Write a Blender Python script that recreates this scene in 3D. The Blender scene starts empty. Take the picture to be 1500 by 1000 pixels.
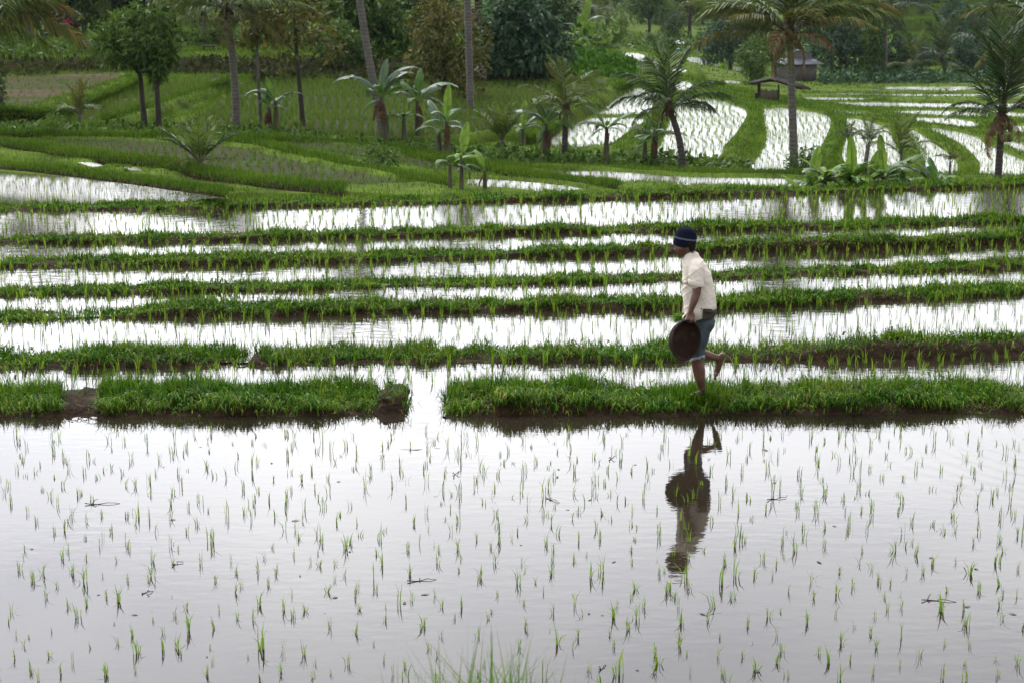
import bpy, bmesh, math, random
import numpy as np
from mathutils import Vector, Matrix, noise as mnoise
sc = bpy.context.scene
COL = sc.collection
R = math.radians
rng = np.random.default_rng(7)
random.seed(7)

# ---------------------------------------------------------------- camera maths (photo is 1500 x 1000)
FPX, YH = 2400.0, -60.0
PITCH = math.atan((500 - YH) / FPX)
CP, SP = math.cos(PITCH), math.sin(PITCH)
CAMZ = 16 * SP + 0.627 * CP
CAM = np.array([0, 0, CAMZ])

def ray(px, py):
    u = (px - 750) / FPX
    v = (500 - py) / FPX
    return np.array([u, CP + v * SP, -SP + v * CP])
def onz(px, py, z):
    d = ray(px, py); t = (z - CAMZ) / d[2]
    return CAM + d * t
def aty(px, py, Y):
    d = ray(px, py); return CAM + d * (Y / d[1])
def atd(px, py, dep):
    return CAM + ray(px, py) * dep
def proj(P):
    P = np.asarray(P, float) - CAM
    dep = P[..., 1] * CP - P[..., 2] * SP
    return 750 + FPX * P[..., 0] / dep, 500 - FPX * (P[..., 1] * SP + P[..., 2] * CP) / dep, dep

# ---------------------------------------------------------------- object helpers
def tag(o, label=None, cat=None, group=None, kind=None):
    if label: o['label'] = label
    if cat: o['category'] = cat
    if group: o['group'] = group
    if kind: o['kind'] = kind
    return o
def empty(name, loc=(0, 0, 0), rz=0):
    o = bpy.data.objects.new(name, None); COL.objects.link(o)
    o.location = loc; o.rotation_euler = (0, 0, rz); o.empty_display_size = .2
    return o
def link(name, me, parent=None, loc=None):
    o = bpy.data.objects.new(name, me); COL.objects.link(o)
    if parent: o.parent = parent
    if loc is not None: o.location = loc
    return o
def npmesh(name, V, T, mats, midx=None, smooth=False):
    """V (n,3), T (m,3) or (m,4) -> mesh, built with foreach_set"""
    V = np.asarray(V, np.float32); T = np.asarray(T, np.int32)
    k = T.shape[1]
    me = bpy.data.meshes.new(name)
    me.vertices.add(len(V)); me.vertices.foreach_set('co', V.ravel())
    me.loops.add(T.size); me.loops.foreach_set('vertex_index', T.ravel())
    me.polygons.add(len(T))
    me.polygons.foreach_set('loop_start', np.arange(0, T.size, k, dtype=np.int32))
    me.polygons.foreach_set('loop_total', np.full(len(T), k, np.int32))
    if midx is not None: me.polygons.foreach_set('material_index', np.asarray(midx, np.int32))
    if smooth: me.polygons.foreach_set('use_smooth', np.ones(len(T), bool))
    me.update(calc_edges=True); me.validate()
    for m in (mats if isinstance(mats, (list, tuple)) else [mats]): me.materials.append(m)
    return me
def copy_tree(o, parent=None):
    c = o.copy(); COL.objects.link(c)
    if parent: c.parent = parent
    for ch in o.children: copy_tree(ch, c)
    return c

class MB:
    """collects tris/quads (quads split) for one mesh object"""
    def __init__(s): s.V = []; s.T = []; s.M = []; s.n = 0
    def add(s, V, F, mi=0):
        V = np.asarray(V, float).reshape(-1, 3); F = np.asarray(F, int)
        if F.shape[1] == 4: F = np.concatenate([F[:, [0, 1, 2]], F[:, [0, 2, 3]]])
        s.V.append(V); s.T.append(F + s.n); s.M.append(np.full(len(F), mi)); s.n += len(V)
    def tube(s, pts, rad, n=8, mi=0, cap=True):
        pts = np.asarray(pts, float); rad = np.broadcast_to(np.asarray(rad, float), (len(pts),))
        tan = np.gradient(pts, axis=0); tan /= np.linalg.norm(tan, axis=1)[:, None] + 1e-9
        ref = np.array([0.31, .95, .05]); vs = []
        for p, t, r in zip(pts, tan, rad):
            if abs(t @ ref) > .97: ref = np.array([1., 0, .1])
            a = np.cross(t, ref); a /= np.linalg.norm(a); b = np.cross(t, a)
            th = np.arange(n) * 2 * np.pi / n
            vs.append(p + r * (np.cos(th)[:, None] * a + np.sin(th)[:, None] * b))
        F = []
        for i in range(len(pts) - 1):
            for j in range(n):
                k = (j + 1) % n
                F.append((i * n + j, i * n + k, (i + 1) * n + k, (i + 1) * n + j))
        V = np.concatenate(vs)
        s.add(V, F, mi)
        if cap:
            for i in (0, len(pts) - 1):
                ring = V[i * n:(i + 1) * n]
                s.add(np.vstack([ring, pts[i]]), [(j, (j + 1) % n, n) if i else ((j + 1) % n, j, n) for j in range(n)], mi)
    def box(s, c, half, rz=0, mi=0, tilt=None):
        c = np.array(c, float); h = np.array(half, float)
        v = np.array([(x, y, z) for x in (-1, 1) for y in (-1, 1) for z in (-1, 1)], float) * h
        m = Matrix.Rotation(rz, 3, 'Z')
        if tilt is not None: m = m @ tilt
        v = v @ np.array(m).T + c
        s.add(v, [(0, 1, 3, 2), (4, 6, 7, 5), (0, 4, 5, 1), (2, 3, 7, 6), (0, 2, 6, 4), (1, 5, 7, 3)], mi)
    def build(s, name, mats, parent=None, loc=None, smooth=False):
        me = npmesh(name, np.concatenate(s.V), np.concatenate(s.T), mats, np.concatenate(s.M), smooth)
        return link(name, me, parent, loc)

def blades(P, h, w, yaw, lean, segs=2, droop=0.5):
    """grass / rice blades: P (n,3). returns V, T"""
    P = np.asarray(P, float); n = len(P)
    h = np.broadcast_to(h, n); w = np.broadcast_to(w, n); yaw = np.broadcast_to(yaw, n); lean = np.broadcast_to(lean, n)
    d = np.stack([np.cos(yaw), np.sin(yaw), 0 * yaw], 1)
    ang = yaw + np.pi / 2 + rng.normal(0, .7, n)
    s = np.stack([np.cos(ang), np.sin(ang), 0 * yaw], 1) * (w / 2)[:, None]
    up = np.array([0, 0, 1.])
    if segs == 1:
        tip = P + d * (h * np.sin(lean))[:, None] + up * (h * np.cos(lean))[:, None]
        V = np.stack([P - s, P + s, tip], 1).reshape(-1, 3)
        T = np.arange(3 * n).reshape(n, 3)
        return V, T
    a1 = lean * .6; a2 = lean + droop * lean + .1
    mid = P + d * (h * .55 * np.sin(a1))[:, None] + up * (h * .55 * np.cos(a1))[:, None]
    tip = mid + d * (h * .45 * np.sin(a2))[:, None] + up * (h * .45 * np.cos(a2))[:, None]
    V = np.stack([P - s * .8, P + s * .8, mid - s, mid + s, tip], 1).reshape(-1, 3)
    b = np.arange(n)[:, None] * 5
    T = np.concatenate([b + [[0, 1, 3]], b + [[0, 3, 2]], b + [[2, 3, 4]]])
    return V, T

def smooth_poly(pts, step, closed=True):
    """Catmull-Rom resample of (n,k) points"""
    pts = np.asarray(pts, float); n = len(pts); out = []
    rg = range(n) if closed else range(n - 1)
    for i in rg:
        if closed: p0, p1, p2, p3 = pts[i - 1], pts[i], pts[(i + 1) % n], pts[(i + 2) % n]
        else: p0, p1, p2, p3 = pts[max(i - 1, 0)], pts[i], pts[i + 1], pts[min(i + 2, n - 1)]
        L = np.linalg.norm((p2 - p1)[:3]); m = max(1, int(L / step))
        for t in np.arange(m) / m:
            out.append(.5 * ((2 * p1) + (-p0 + p2) * t + (2 * p0 - 5 * p1 + 4 * p2 - p3) * t * t + (-p0 + 3 * p1 - 3 * p2 + p3) * t ** 3))
    if not closed: out.append(pts[-1])
    return np.array(out)
def inpoly(X, Y, poly):
    x, y = poly[:, 0], poly[:, 1]; c = np.zeros(X.shape, bool); j = len(x) - 1
    for i in range(len(x)):
        cond = ((y[i] > Y) != (y[j] > Y)) & (X < (x[j] - x[i]) * (Y - y[i]) / (y[j] - y[i] + 1e-12) + x[i])
        c ^= cond; j = i
    return c
_ng = {}
def vnoise(x, y, seed=0):
    """cheap smooth 2-D value noise, vectorised, about -1..1"""
    if seed not in _ng: _ng[seed] = np.random.default_rng(100 + seed).uniform(-1, 1, (64, 64))
    g = _ng[seed]; x = np.asarray(x, float); y = np.asarray(y, float)
    i = np.floor(x).astype(int); j = np.floor(y).astype(int); fx = x - i; fy = y - j
    fx = fx * fx * (3 - 2 * fx); fy = fy * fy * (3 - 2 * fy)
    a = g[i % 64, j % 64]; b = g[(i + 1) % 64, j % 64]; c = g[i % 64, (j + 1) % 64]; d = g[(i + 1) % 64, (j + 1) % 64]
    return (a * (1 - fx) + b * fx) * (1 - fy) + (c * (1 - fx) + d * fx) * fy

# ---------------------------------------------------------------- materials
def newmat(name):
    m = bpy.data.materials.new(name); m.use_nodes = True
    nt = m.node_tree; return m, nt, nt.nodes['Principled BSDF'], nt.nodes['Material Output']
def N(nt, typ, **kw):
    n = nt.nodes.new(typ)
    for k, v in kw.items():
        if k in n.inputs.keys(): n.inputs[k].default_value = v
        else: setattr(n, k, v)
    return n
def ramp(nt, stops):
    r = nt.nodes.new('ShaderNodeValToRGB'); e = r.color_ramp.elements
    while len(e) < len(stops): e.new(.5)
    for i, (p, c) in enumerate(stops): e[i].position = p; e[i].color = (*c, 1)
    return r
def mixc(nt, a, b, fac=None, blend='MIX', f=.5):
    m = nt.nodes.new('ShaderNodeMix'); m.data_type = 'RGBA'; m.blend_type = blend
    if fac is not None: nt.links.new(fac, m.inputs[0])
    else: m.inputs[0].default_value = f
    for s, i in ((a, 6), (b, 7)):
        if isinstance(s, tuple): m.inputs[i].default_value = (*s, 1)
        else: nt.links.new(s, m.inputs[i])
    return m.outputs[2]
def leafmat(name, cols, rough=.5, trans=.35, nscale=.6, spec=.3, namt=.5):
    """leaf surface: colour by leaf (random per island) and by patches of paler and deeper growth"""
    m, nt, p, out = newmat(name); L = nt.links.new
    g = N(nt, 'ShaderNodeNewGeometry')
    r = ramp(nt, [(i / (len(cols) - 1), c) for i, c in enumerate(cols)])
    tc = N(nt, 'ShaderNodeTexCoord'); ns = N(nt, 'ShaderNodeTexNoise', Scale=nscale, Detail=3.0)
    L(tc.outputs['Object'], ns.inputs['Vector'])
    mx = N(nt, 'ShaderNodeMath', operation='MULTIPLY_ADD'); L(ns.outputs['Fac'], mx.inputs[0]); mx.inputs[1].default_value = namt * 2; mx.inputs[2].default_value = -namt
    ad = N(nt, 'ShaderNodeMath', operation='ADD', use_clamp=True); L(g.outputs['Random Per Island'], ad.inputs[0]); L(mx.outputs[0], ad.inputs[1])
    L(ad.outputs[0], r.inputs[0])
    L(r.outputs[0], p.inputs['Base Color']); p.inputs['Roughness'].default_value = rough
    p.inputs['Specular IOR Level'].default_value = spec * .35
    t = N(nt, 'ShaderNodeBsdfTranslucent'); br = mixc(nt, r.outputs[0], (1.0, 1.0, .35), blend='MULTIPLY', f=.6); L(br, t.inputs[0])
    ms = N(nt, 'ShaderNodeMixShader'); ms.inputs[0].default_value = trans
    L(p.outputs[0], ms.inputs[1]); L(t.outputs[0], ms.inputs[2]); L(ms.outputs[0], out.inputs[0])
    return m
def solid(name, stops, scale=4, rough=.8, bump=.0, bscale=20, coord='Object', spec=.3, stretch=(1, 1, 1), detail=5.0):
    m, nt, p, out = newmat(name); L = nt.links.new
    tc = N(nt, 'ShaderNodeTexCoord'); mp = N(nt, 'ShaderNodeMapping'); mp.inputs['Scale'].default_value = stretch
    L(tc.outputs[coord], mp.inputs[0])
    ns = N(nt, 'ShaderNodeTexNoise', Scale=scale, Detail=detail); L(mp.outputs[0], ns.inputs['Vector'])
    r = ramp(nt, stops); L(ns.outputs['Fac'], r.inputs[0]); L(r.outputs[0], p.inputs['Base Color'])
    p.inputs['Roughness'].default_value = rough; p.inputs['Specular IOR Level'].default_value = spec
    if bump:
        n2 = N(nt, 'ShaderNodeTexNoise', Scale=bscale, Detail=6.0); L(mp.outputs[0], n2.inputs['Vector'])
        b = N(nt, 'ShaderNodeBump', Strength=1.0, Distance=bump); L(n2.outputs['Fac'], b.inputs['Height']); L(b.outputs[0], p.inputs['Normal'])
    return m
def watermat(name, rough, amp, scale, base=(.0088, .0066, .0042), ripple=False):
    """murky still water: dark silt under a clear reflecting surface stirred by the wind"""
    m, nt, p, out = newmat(name); L = nt.links.new
    p.inputs['IOR'].default_value = 1.33; p.inputs['Roughness'].default_value = rough
    tc = N(nt, 'ShaderNodeTexCoord')
    sil = N(nt, 'ShaderNodeTexNoise', Scale=.5, Detail=4.0); L(tc.outputs['Object'], sil.inputs['Vector'])
    r = ramp(nt, [(.3, base), (.7, tuple(c * 2.2 for c in base))]); L(sil.outputs['Fac'], r.inputs[0]); L(r.outputs[0], p.inputs['Base Color'])
    mp = N(nt, 'ShaderNodeMapping'); mp.inputs['Scale'].default_value = (.55, 1.3, 1); L(tc.outputs['Object'], mp.inputs[0])
    n1 = N(nt, 'ShaderNodeTexNoise', Scale=scale, Detail=3.0, Roughness=.55); L(mp.outputs[0], n1.inputs['Vector'])
    h = n1.outputs['Fac']
    if ripple:
        # rings spreading from a splash close to the far bund
        mp2 = N(nt, 'ShaderNodeMapping'); mp2.inputs['Location'].default_value = (-5.3, -14.45, 0); L(tc.outputs['Object'], mp2.inputs[0])
        wv = N(nt, 'ShaderNodeTexWave', wave_type='RINGS', rings_direction='Z', wave_profile='SIN', Scale=1.55, Distortion=1.2, Detail=2.0)
        wv.inputs['Detail Scale'].default_value = 1.2; L(mp2.outputs[0], wv.inputs['Vector'])
        ln = N(nt, 'ShaderNodeVectorMath', operation='LENGTH'); L(mp2.outputs[0], ln.inputs[0])
        fo = N(nt, 'ShaderNodeMapRange'); fo.inputs[1].default_value = 0.2; fo.inputs[2].default_value = 2.6; fo.inputs[3].default_value = 1.6; fo.inputs[4].default_value = 0
        L(ln.outputs['Value'], fo.inputs[0])
        mu = N(nt, 'ShaderNodeMath', operation='MULTIPLY'); L(wv.outputs['Fac'], mu.inputs[0]); L(fo.outputs[0], mu.inputs[1])
        a = N(nt, 'ShaderNodeMath', operation='MULTIPLY_ADD'); L(mu.outputs[0], a.inputs[0]); a.inputs[1].default_value = 1.1; L(h, a.inputs[2]); h = a.outputs[0]
    b = N(nt, 'ShaderNodeBump', Strength=1.0, Distance=amp); L(h, b.inputs['Height']); L(b.outputs[0], p.inputs['Normal'])
    return m

M = {}
M['water_near'] = watermat('still_water', .025, .0012, 7, ripple=True)
M['water_mid'] = watermat('terrace_water', .07, .0028, 7)
M['water_far'] = watermat('valley_water', .16, .004, 6)
M['mud'] = solid('wet_mud', [(.3, (.008, .0044, .0022)), (.55, (.018, .0098, .0048)), (.75, (.044, .026, .013))], 9, .85, .03, 22, spec=.06)
M['soil'] = solid('bare_soil', [(.35, (.022, .036, .008)), (.5, (.042, .032, .018)), (.7, (.062, .048, .03))], .35, 1.0, .02, 12, stretch=(.6, 2.2, 1), spec=.02)
M['wet_field'] = solid('sodden_field', [(.3, (.018, .026, .007)), (.5, (.024, .020, .010)), (.7, (.022, .042, .008))], .8, .9, .02, 10, spec=.04)
M['turf'] = solid('turf_ground', [(.28, (.022, .022, .006)), (.45, (.042, .066, .009)), (.7, (.068, .106, .013))], .9, 1.0, .04, 9, spec=.02)
M['grass'] = leafmat('grass_blade', [(0.0095, 0.0339, 0.0018), (0.0245, 0.0819, 0.0027), (0.0464, 0.1271, 0.0046), (0.0846, 0.1765, 0.0064), (0.1772, 0.2118, 0.0228)], .55, .35, 1.5, .25, .5)
M['turfgrass'] = leafmat('terrace_grass', [(0.0182, 0.0461, 0.0045), (0.0400, 0.0855, 0.0079), (0.0691, 0.1283, 0.0112), (0.1090, 0.1727, 0.0167)], .55, .35, .5, .2, .5)
M['rice'] = leafmat('rice_blade', [(0.0473, 0.1148, 0.0081), (0.1013, 0.2025, 0.0135), (0.1620, 0.2700, 0.0203), (0.2295, 0.3105, 0.0338)], .45, .4, 1.0, .25, .3)
M['crop'] = leafmat('rice_crop_blade', [(.028, .062, .010), (.050, .098, .015), (.080, .130, .022), (.115, .145, .032)], .5, .4, .25, .2, .4)
M['straw'] = leafmat('dead_straw', [(.05, .04, .02), (.10, .08, .04), (.15, .12, .065)], .7, .2, 2)
M['weed'] = leafmat('weed_leaf', [(0.0164, 0.0527, 0.0059), (0.0351, 0.0936, 0.0094), (0.0702, 0.1521, 0.0187)], .45, .35, 2)
DK = (.010, .024, .008)
M['leaf_dark'] = leafmat('dark_leaf', [(0.0117, 0.0252, 0.0083), (0.0187, 0.0454, 0.0119), (0.0351, 0.0756, 0.0178), (0.0644, 0.1080, 0.0277)], .5, .25, .7, .25, .6)
M['leaf_mid'] = leafmat('green_leaf', [(0.0174, 0.0368, 0.0085), (0.0374, 0.0784, 0.0147), (0.0686, 0.1267, 0.0232), (0.1123, 0.1728, 0.0370)], .5, .3, .7, .25, .6)
M['leaf_olive'] = leafmat('olive_leaf', [(0.0290, 0.0356, 0.0098), (0.0580, 0.0670, 0.0164), (0.0966, 0.0980, 0.0245), (0.1352, 0.1069, 0.0408)], .55, .3, .7, .2, .5)
M['leaf_blue'] = leafmat('deep_leaf', [(0.0113, 0.0271, 0.0134), (0.0204, 0.0522, 0.0249), (0.0396, 0.0835, 0.0383), (0.0679, 0.1201, 0.0527)], .5, .25, .5, .25, .6)
M['leaf_lime'] = leafmat('lime_leaf', [(0.0382, 0.0823, 0.0130), (0.0892, 0.1646, 0.0238), (0.1529, 0.2352, 0.0323)], .5, .35, .7, .25, .5)
M['leaf_bank'] = leafmat('bank_leaf', [(0.0130, 0.0144, 0.0065), (0.0216, 0.0259, 0.0094), (0.0360, 0.0432, 0.0144), (0.0540, 0.0504, 0.0252)], .7, .2, .6, .15, .6)
M['petal'] = leafmat('magenta_bract', [(.12, .005, .03), (.22, .01, .06), (.3, .02, .1)], .5, .35, 2)
M['leaf_purple'] = leafmat('purple_leaf', [(.02, .012, .014), (.04, .02, .022), (.06, .04, .03)], .5, .25, 1.5)
M['frond'] = leafmat('palm_leaflet', [(0.0260, 0.0489, 0.0102), (0.0531, 0.0869, 0.0170), (0.0886, 0.1250, 0.0256), (0.1300, 0.1521, 0.0383)], .42, .3, .6, .35, .4)
M['frond_lime'] = leafmat('young_palm_leaflet', [(0.0360, 0.0660, 0.0096), (0.0720, 0.1140, 0.0168), (0.1200, 0.1620, 0.0264)], .42, .35, .6, .3, .4)
M['frond_dark'] = leafmat('dark_palm_leaflet', [(0.0130, 0.0269, 0.0081), (0.0238, 0.0467, 0.0130), (0.0432, 0.0725, 0.0203)], .42, .25, .6, .35, .4)
M['frond_gold'] = leafmat('ageing_palm_leaflet', [(.038, .054, .010), (.060, .076, .015), (.090, .092, .020), (.14, .098, .025)], .5, .3, .6, .25, .4)
M['frond_dry'] = leafmat('dry_palm_leaflet', [(0.0780, 0.0480, 0.0210), (0.1320, 0.0840, 0.0420), (0.1920, 0.1320, 0.0720)], .7, .2, .8, .15, .3)
M['banana'] = leafmat('banana_blade', [(0.0274, 0.0664, 0.0156), (0.0546, 0.1170, 0.0274), (0.0780, 0.1482, 0.0350)], .38, .35, .8, .4, .35)
M['banana_lime'] = leafmat('young_banana_blade', [(0.0700, 0.1330, 0.0175), (0.1190, 0.2030, 0.0245), (0.1540, 0.2380, 0.0350)], .4, .4, .8, .35, .3)
M['banana_pale'] = leafmat('waxy_banana_blade', [(0.0390, 0.0780, 0.0390), (0.0715, 0.1170, 0.0650), (0.1040, 0.1495, 0.0910)], .32, .25, .8, .5, .3)
M['banana_dry'] = leafmat('dry_banana_blade', [(.035, .018, .009), (.065, .034, .016), (.10, .06, .028)], .7, .2, .8, .2, .3)
M['stem'] = solid('banana_stem', [(.3, (.018, .013, .007)), (.5, (.04, .036, .018)), (.7, (.075, .07, .034))], 3, .6, .01, 12, stretch=(3, 3, .6))
M['bark'] = solid('bark', [(.3, (.012, .010, .007)), (.7, (.045, .038, .03))], 6, .9, .03, 14, stretch=(2, 2, .5))
M['bark_pale'] = solid('pale_bark', [(.3, (.04, .035, .028)), (.7, (.10, .09, .075))], 6, .9, .02, 14, stretch=(2, 2, .5))
def palmbark(name, a, b, c):
    m, nt, p, out = newmat(name); L = nt.links.new
    tc = N(nt, 'ShaderNodeTexCoord')
    wv = N(nt, 'ShaderNodeTexWave', bands_direction='Z', Scale=2.9, Distortion=3.5, Detail=2.0); wv.inputs['Detail Scale'].default_value = 2.5
    L(tc.outputs['Object'], wv.inputs['Vector'])
    ns = N(nt, 'ShaderNodeTexNoise', Scale=5.0, Detail=5.0); L(tc.outputs['Object'], ns.inputs['Vector'])
    r1 = ramp(nt, [(.3, b), (.7, c)]); L(ns.outputs['Fac'], r1.inputs[0])
    r2 = ramp(nt, [(0.0, (.5, .5, .5)), (.35, (1, 1, 1))]); L(wv.outputs['Fac'], r2.inputs[0])
    mc = mixc(nt, a, r1.outputs[0], r2.outputs[0]); L(mc, p.inputs['Base Color']); p.inputs['Roughness'].default_value = .85
    bp = N(nt, 'ShaderNodeBump', Strength=1.0, Distance=.01); L(wv.outputs['Fac'], bp.inputs['Height']); L(bp.outputs[0], p.inputs['Normal'])
    return m
M['palm_trunk'] = palmbark('ringed_trunk', (.028, .022, .017), (.058, .050, .040), (.105, .095, .079))
M['palm_dark'] = palmbark('dark_ringed_trunk', (.010, .008, .006), (.022, .018, .014), (.045, .037, .029))
M['fibre'] = solid('husk_fibre', [(.3, (.022, .013, .007)), (.7, (.06, .036, .018))], 8, .9, .02, 20)
M['nut'] = solid('coconut_husk', [(.3, (.06, .045, .02)), (.7, (.12, .09, .04))], 6, .6, .005, 20)
M['plank'] = solid('weathered_plank', [(.25, (.05, .043, .037)), (.5, (.10, .089, .078)), (.75, (.16, .145, .13))], 6, .9, .01, 30, stretch=(5, 5, .5))
M['darkwood'] = solid('dark_timber', [(.3, (.008, .006, .005)), (.7, (.028, .021, .016))], 6, .9, .015, 20)
M['palewood'] = solid('pale_board', [(.3, (.045, .033, .023)), (.7, (.10, .075, .055))], 6, .85, .01, 20, stretch=(4, 4, .5))
M['tin'] = solid('grey_sheet_metal', [(.3, (.055, .06, .07)), (.7, (.12, .125, .14))], 2.5, .6, .006, 12, spec=.25)
M['tile'] = solid('brown_roof_tile', [(.3, (.014, .010, .009)), (.7, (.036, .026, .023))], 5, .85, .03, 9, stretch=(1, 1, 3))
M['tile_red'] = solid('red_roof_tile', [(.3, (.03, .012, .010)), (.7, (.065, .028, .024))], 4, .85, .03, 9, stretch=(1, 1, 3))
M['stone'] = solid('grey_stone', [(.3, (.045, .04, .037)), (.7, (.11, .10, .095))], 5, .9, .02, 14)
M['white'] = solid('white_cloth', [(.3, (.7, .7, .72)), (.7, (.82, .82, .84))], 3, .7)
M['blue'] = solid('blue_sheet', [(.3, (.10, .22, .45)), (.7, (.18, .36, .62))], 3, .5)
M['darkcloth'] = solid('dark_clothing', [(.3, (.012, .012, .014)), (.7, (.03, .03, .035))], 8, .9)
M['twig'] = solid('sodden_twig', [(.3, (.010, .007, .005)), (.7, (.035, .024, .016))], 20, .7)

# ---------------------------------------------------------------- camera, sky, sun
cd = bpy.data.cameras.new('camera'); cam = bpy.data.objects.new('camera', cd); COL.objects.link(cam); sc.camera = cam
cam.location = CAM; cam.rotation_euler = (math.pi / 2 - PITCH, 0, 0)
cd.sensor_width = 36; cd.lens = FPX / 1500 * 36; cd.clip_start = .1; cd.clip_end = 5000
cd.dof.use_dof = True; cd.dof.focus_distance = 15.9; cd.dof.aperture_fstop = 5.0
sc.view_settings.view_transform = 'Standard'; sc.view_settings.look = 'None'
sc.view_settings.exposure = EXPO = 2.36; sc.view_settings.gamma = 1
SUN_EL, SUN_AZ = 58, -25
w = bpy.data.worlds.new("World"); sc.world = w; w.use_nodes = True
nt = w.node_tree; L = nt.links.new; bg = nt.nodes['Background']
sky = N(nt, 'ShaderNodeTexSky', sky_type='NISHITA'); sky.sun_disc = False
sky.sun_elevation = R(SUN_EL); sky.sun_rotation = R(SUN_AZ); sky.dust_density = 6; sky.air_density = 1.5; sky.ozone_density = 1
hs = N(nt, 'ShaderNodeHueSaturation'); hs.inputs['Saturation'].default_value = .10; L(sky.outputs[0], hs.inputs['Color'])
tc = N(nt, 'ShaderNodeTexCoord'); mp = N(nt, 'ShaderNodeMapping'); mp.inputs['Scale'].default_value = (1, 1, 2.6); L(tc.outputs['Generated'], mp.inputs[0])
ns = N(nt, 'ShaderNodeTexNoise', Scale=2.3, Detail=5.0, Roughness=.5); L(mp.outputs[0], ns.inputs['Vector'])
cr = ramp(nt, [(.32, (.665, .68, .735)), (.5, (.92, .93, .96)), (.66, (1.12, 1.12, 1.13))]); L(ns.outputs['Fac'], cr.inputs[0])
cl = mixc(nt, hs.outputs[0], cr.outputs[0], blend='MULTIPLY', f=1.0)
sz = N(nt, 'ShaderNodeSeparateXYZ'); L(tc.outputs['Generated'], sz.inputs[0])   # sky dimmed overhead to cut diffuse light, kept bright low for reflections
zr = ramp(nt, [(0, (1.05, 1.05, 1.05)), (.3, (1.0, 1.0, 1.02)), (.62, (.42, .42, .45)), (1, (.30, .30, .33))]); L(sz.outputs['Z'], zr.inputs[0])
L(mixc(nt, cl, zr.outputs[0], blend='MULTIPLY', f=1.0), bg.inputs[0])
bg.inputs[1].default_value = .15
sd = bpy.data.lights.new('sun', 'SUN'); so = bpy.data.objects.new('sun', sd); COL.objects.link(so)
sd.energy = .6; sd.angle = R(25); sd.color = (1, .97, .92)
sdir = Vector((math.sin(R(SUN_AZ)) * math.cos(R(SUN_EL)), math.cos(R(SUN_AZ)) * math.cos(R(SUN_EL)), math.sin(R(SUN_EL))))
so.rotation_euler = sdir.to_track_quat('Z', 'Y').to_euler(); so.location = (0, 0, 60)
# ================================================================ FRONT TERRACES
PX = [-600, 0, 250, 500, 750, 1000, 1250, 1500, 2100]
def line(d):
    xs = sorted(d); return lambda x: np.interp(x, xs, [d[k] for k in xs])
BUND = [  # (front water line, grass top line) in photo pixels
 (line({-600: 614, 0: 611, 300: 609, 650: 608, 1000: 609, 1250: 607, 1500: 604, 2100: 592}),
  line({-600: 574, 0: 571, 85: 573, 105: 588, 140: 588, 160: 570, 250: 567, 350: 565, 450: 568, 540: 570, 560: 566, 585: 570, 606: 588, 618: 606, 640: 608, 652: 580, 700: 562, 740: 556, 850: 562, 950: 568, 1030: 573, 1150: 566, 1300: 562, 1420: 565, 1500: 567, 2100: 560})),
 (line({-600: 545, 0: 540, 370: 536, 500: 532, 750: 530, 1000: 530, 1100: 531, 1250: 530, 1400: 525, 1500: 522, 2100: 510}),
  line({-600: 515, 0: 515, 100: 509, 250: 508, 345: 514, 365: 521, 382: 521, 395: 511, 500: 508, 620: 505, 750: 505, 900: 505, 1000: 505, 1100: 505, 1200: 498, 1300: 489, 1400: 488, 1500: 485, 2100: 470})),
 (line({-600: 480, 0: 473, 100: 470, 250: 465, 500: 462, 750: 456, 1000: 455, 1250: 445, 1500: 432, 2100: 405}),
  line({-600: 458, 0: 455, 150: 450, 250: 439, 500: 437, 750: 432, 950: 430, 1100: 430, 1250: 420, 1400: 415, 1500: 412, 2100: 385})),
 (line({-600: 442, 0: 435, 250: 430, 500: 424, 750: 418, 1000: 412, 1250: 402, 1500: 395, 2100: 370}),
  line({-600: 426, 0: 420, 200: 413, 500: 411, 750: 406, 900: 401, 1000: 398, 1250: 387, 1500: 378, 2100: 355})),
 (line({-600: 400, 0: 393, 250: 391, 500: 385, 750: 378, 1000: 372, 1250: 368, 1500: 357, 2100: 335}),
  line({-600: 383, 0: 376, 250: 370, 500: 367, 750: 361, 900: 354, 1000: 352, 1250: 341, 1500: 336, 2100: 315})),
 (line({-600: 364, 0: 358, 250: 356, 500: 350, 750: 344, 900: 342, 1000: 340, 1250: 335, 1500: 327, 2100: 308}),
  line({-600: 347, 0: 342, 250: 337, 500: 333, 750: 325, 850: 325, 900: 330, 950: 325, 1000: 322, 1250: 320, 1500: 312, 2100: 293})),
 (line({-600: 314, 0: 310, 250: 308, 500: 302, 750: 296, 1000: 290, 1250: 282, 1500: 275, 2100: 258}),
  line({-600: 302, 0: 297, 250: 294, 350: 290, 500: 289, 750: 282, 1000: 275, 1250: 269, 1500: 261, 2100: 244})),
]
WID = [.95, .62, .55, .48, .5, .48, .6]
PROF = [(-.08, -.25), (0, -.02), (.05, .30), (.12, .66), (.22, .92), (.38, 1.0), (.62, .96), (.82, .70), (1.0, .1), (1.1, -.5)]
LEV = [0.0]; BPTS = []; BCR = []
BARE = {0: [(88, 148), (552, 592)], 1: [(362, 384)]}
GH = [.105, .10, .10, .075, .09, .095, .085]
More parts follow.
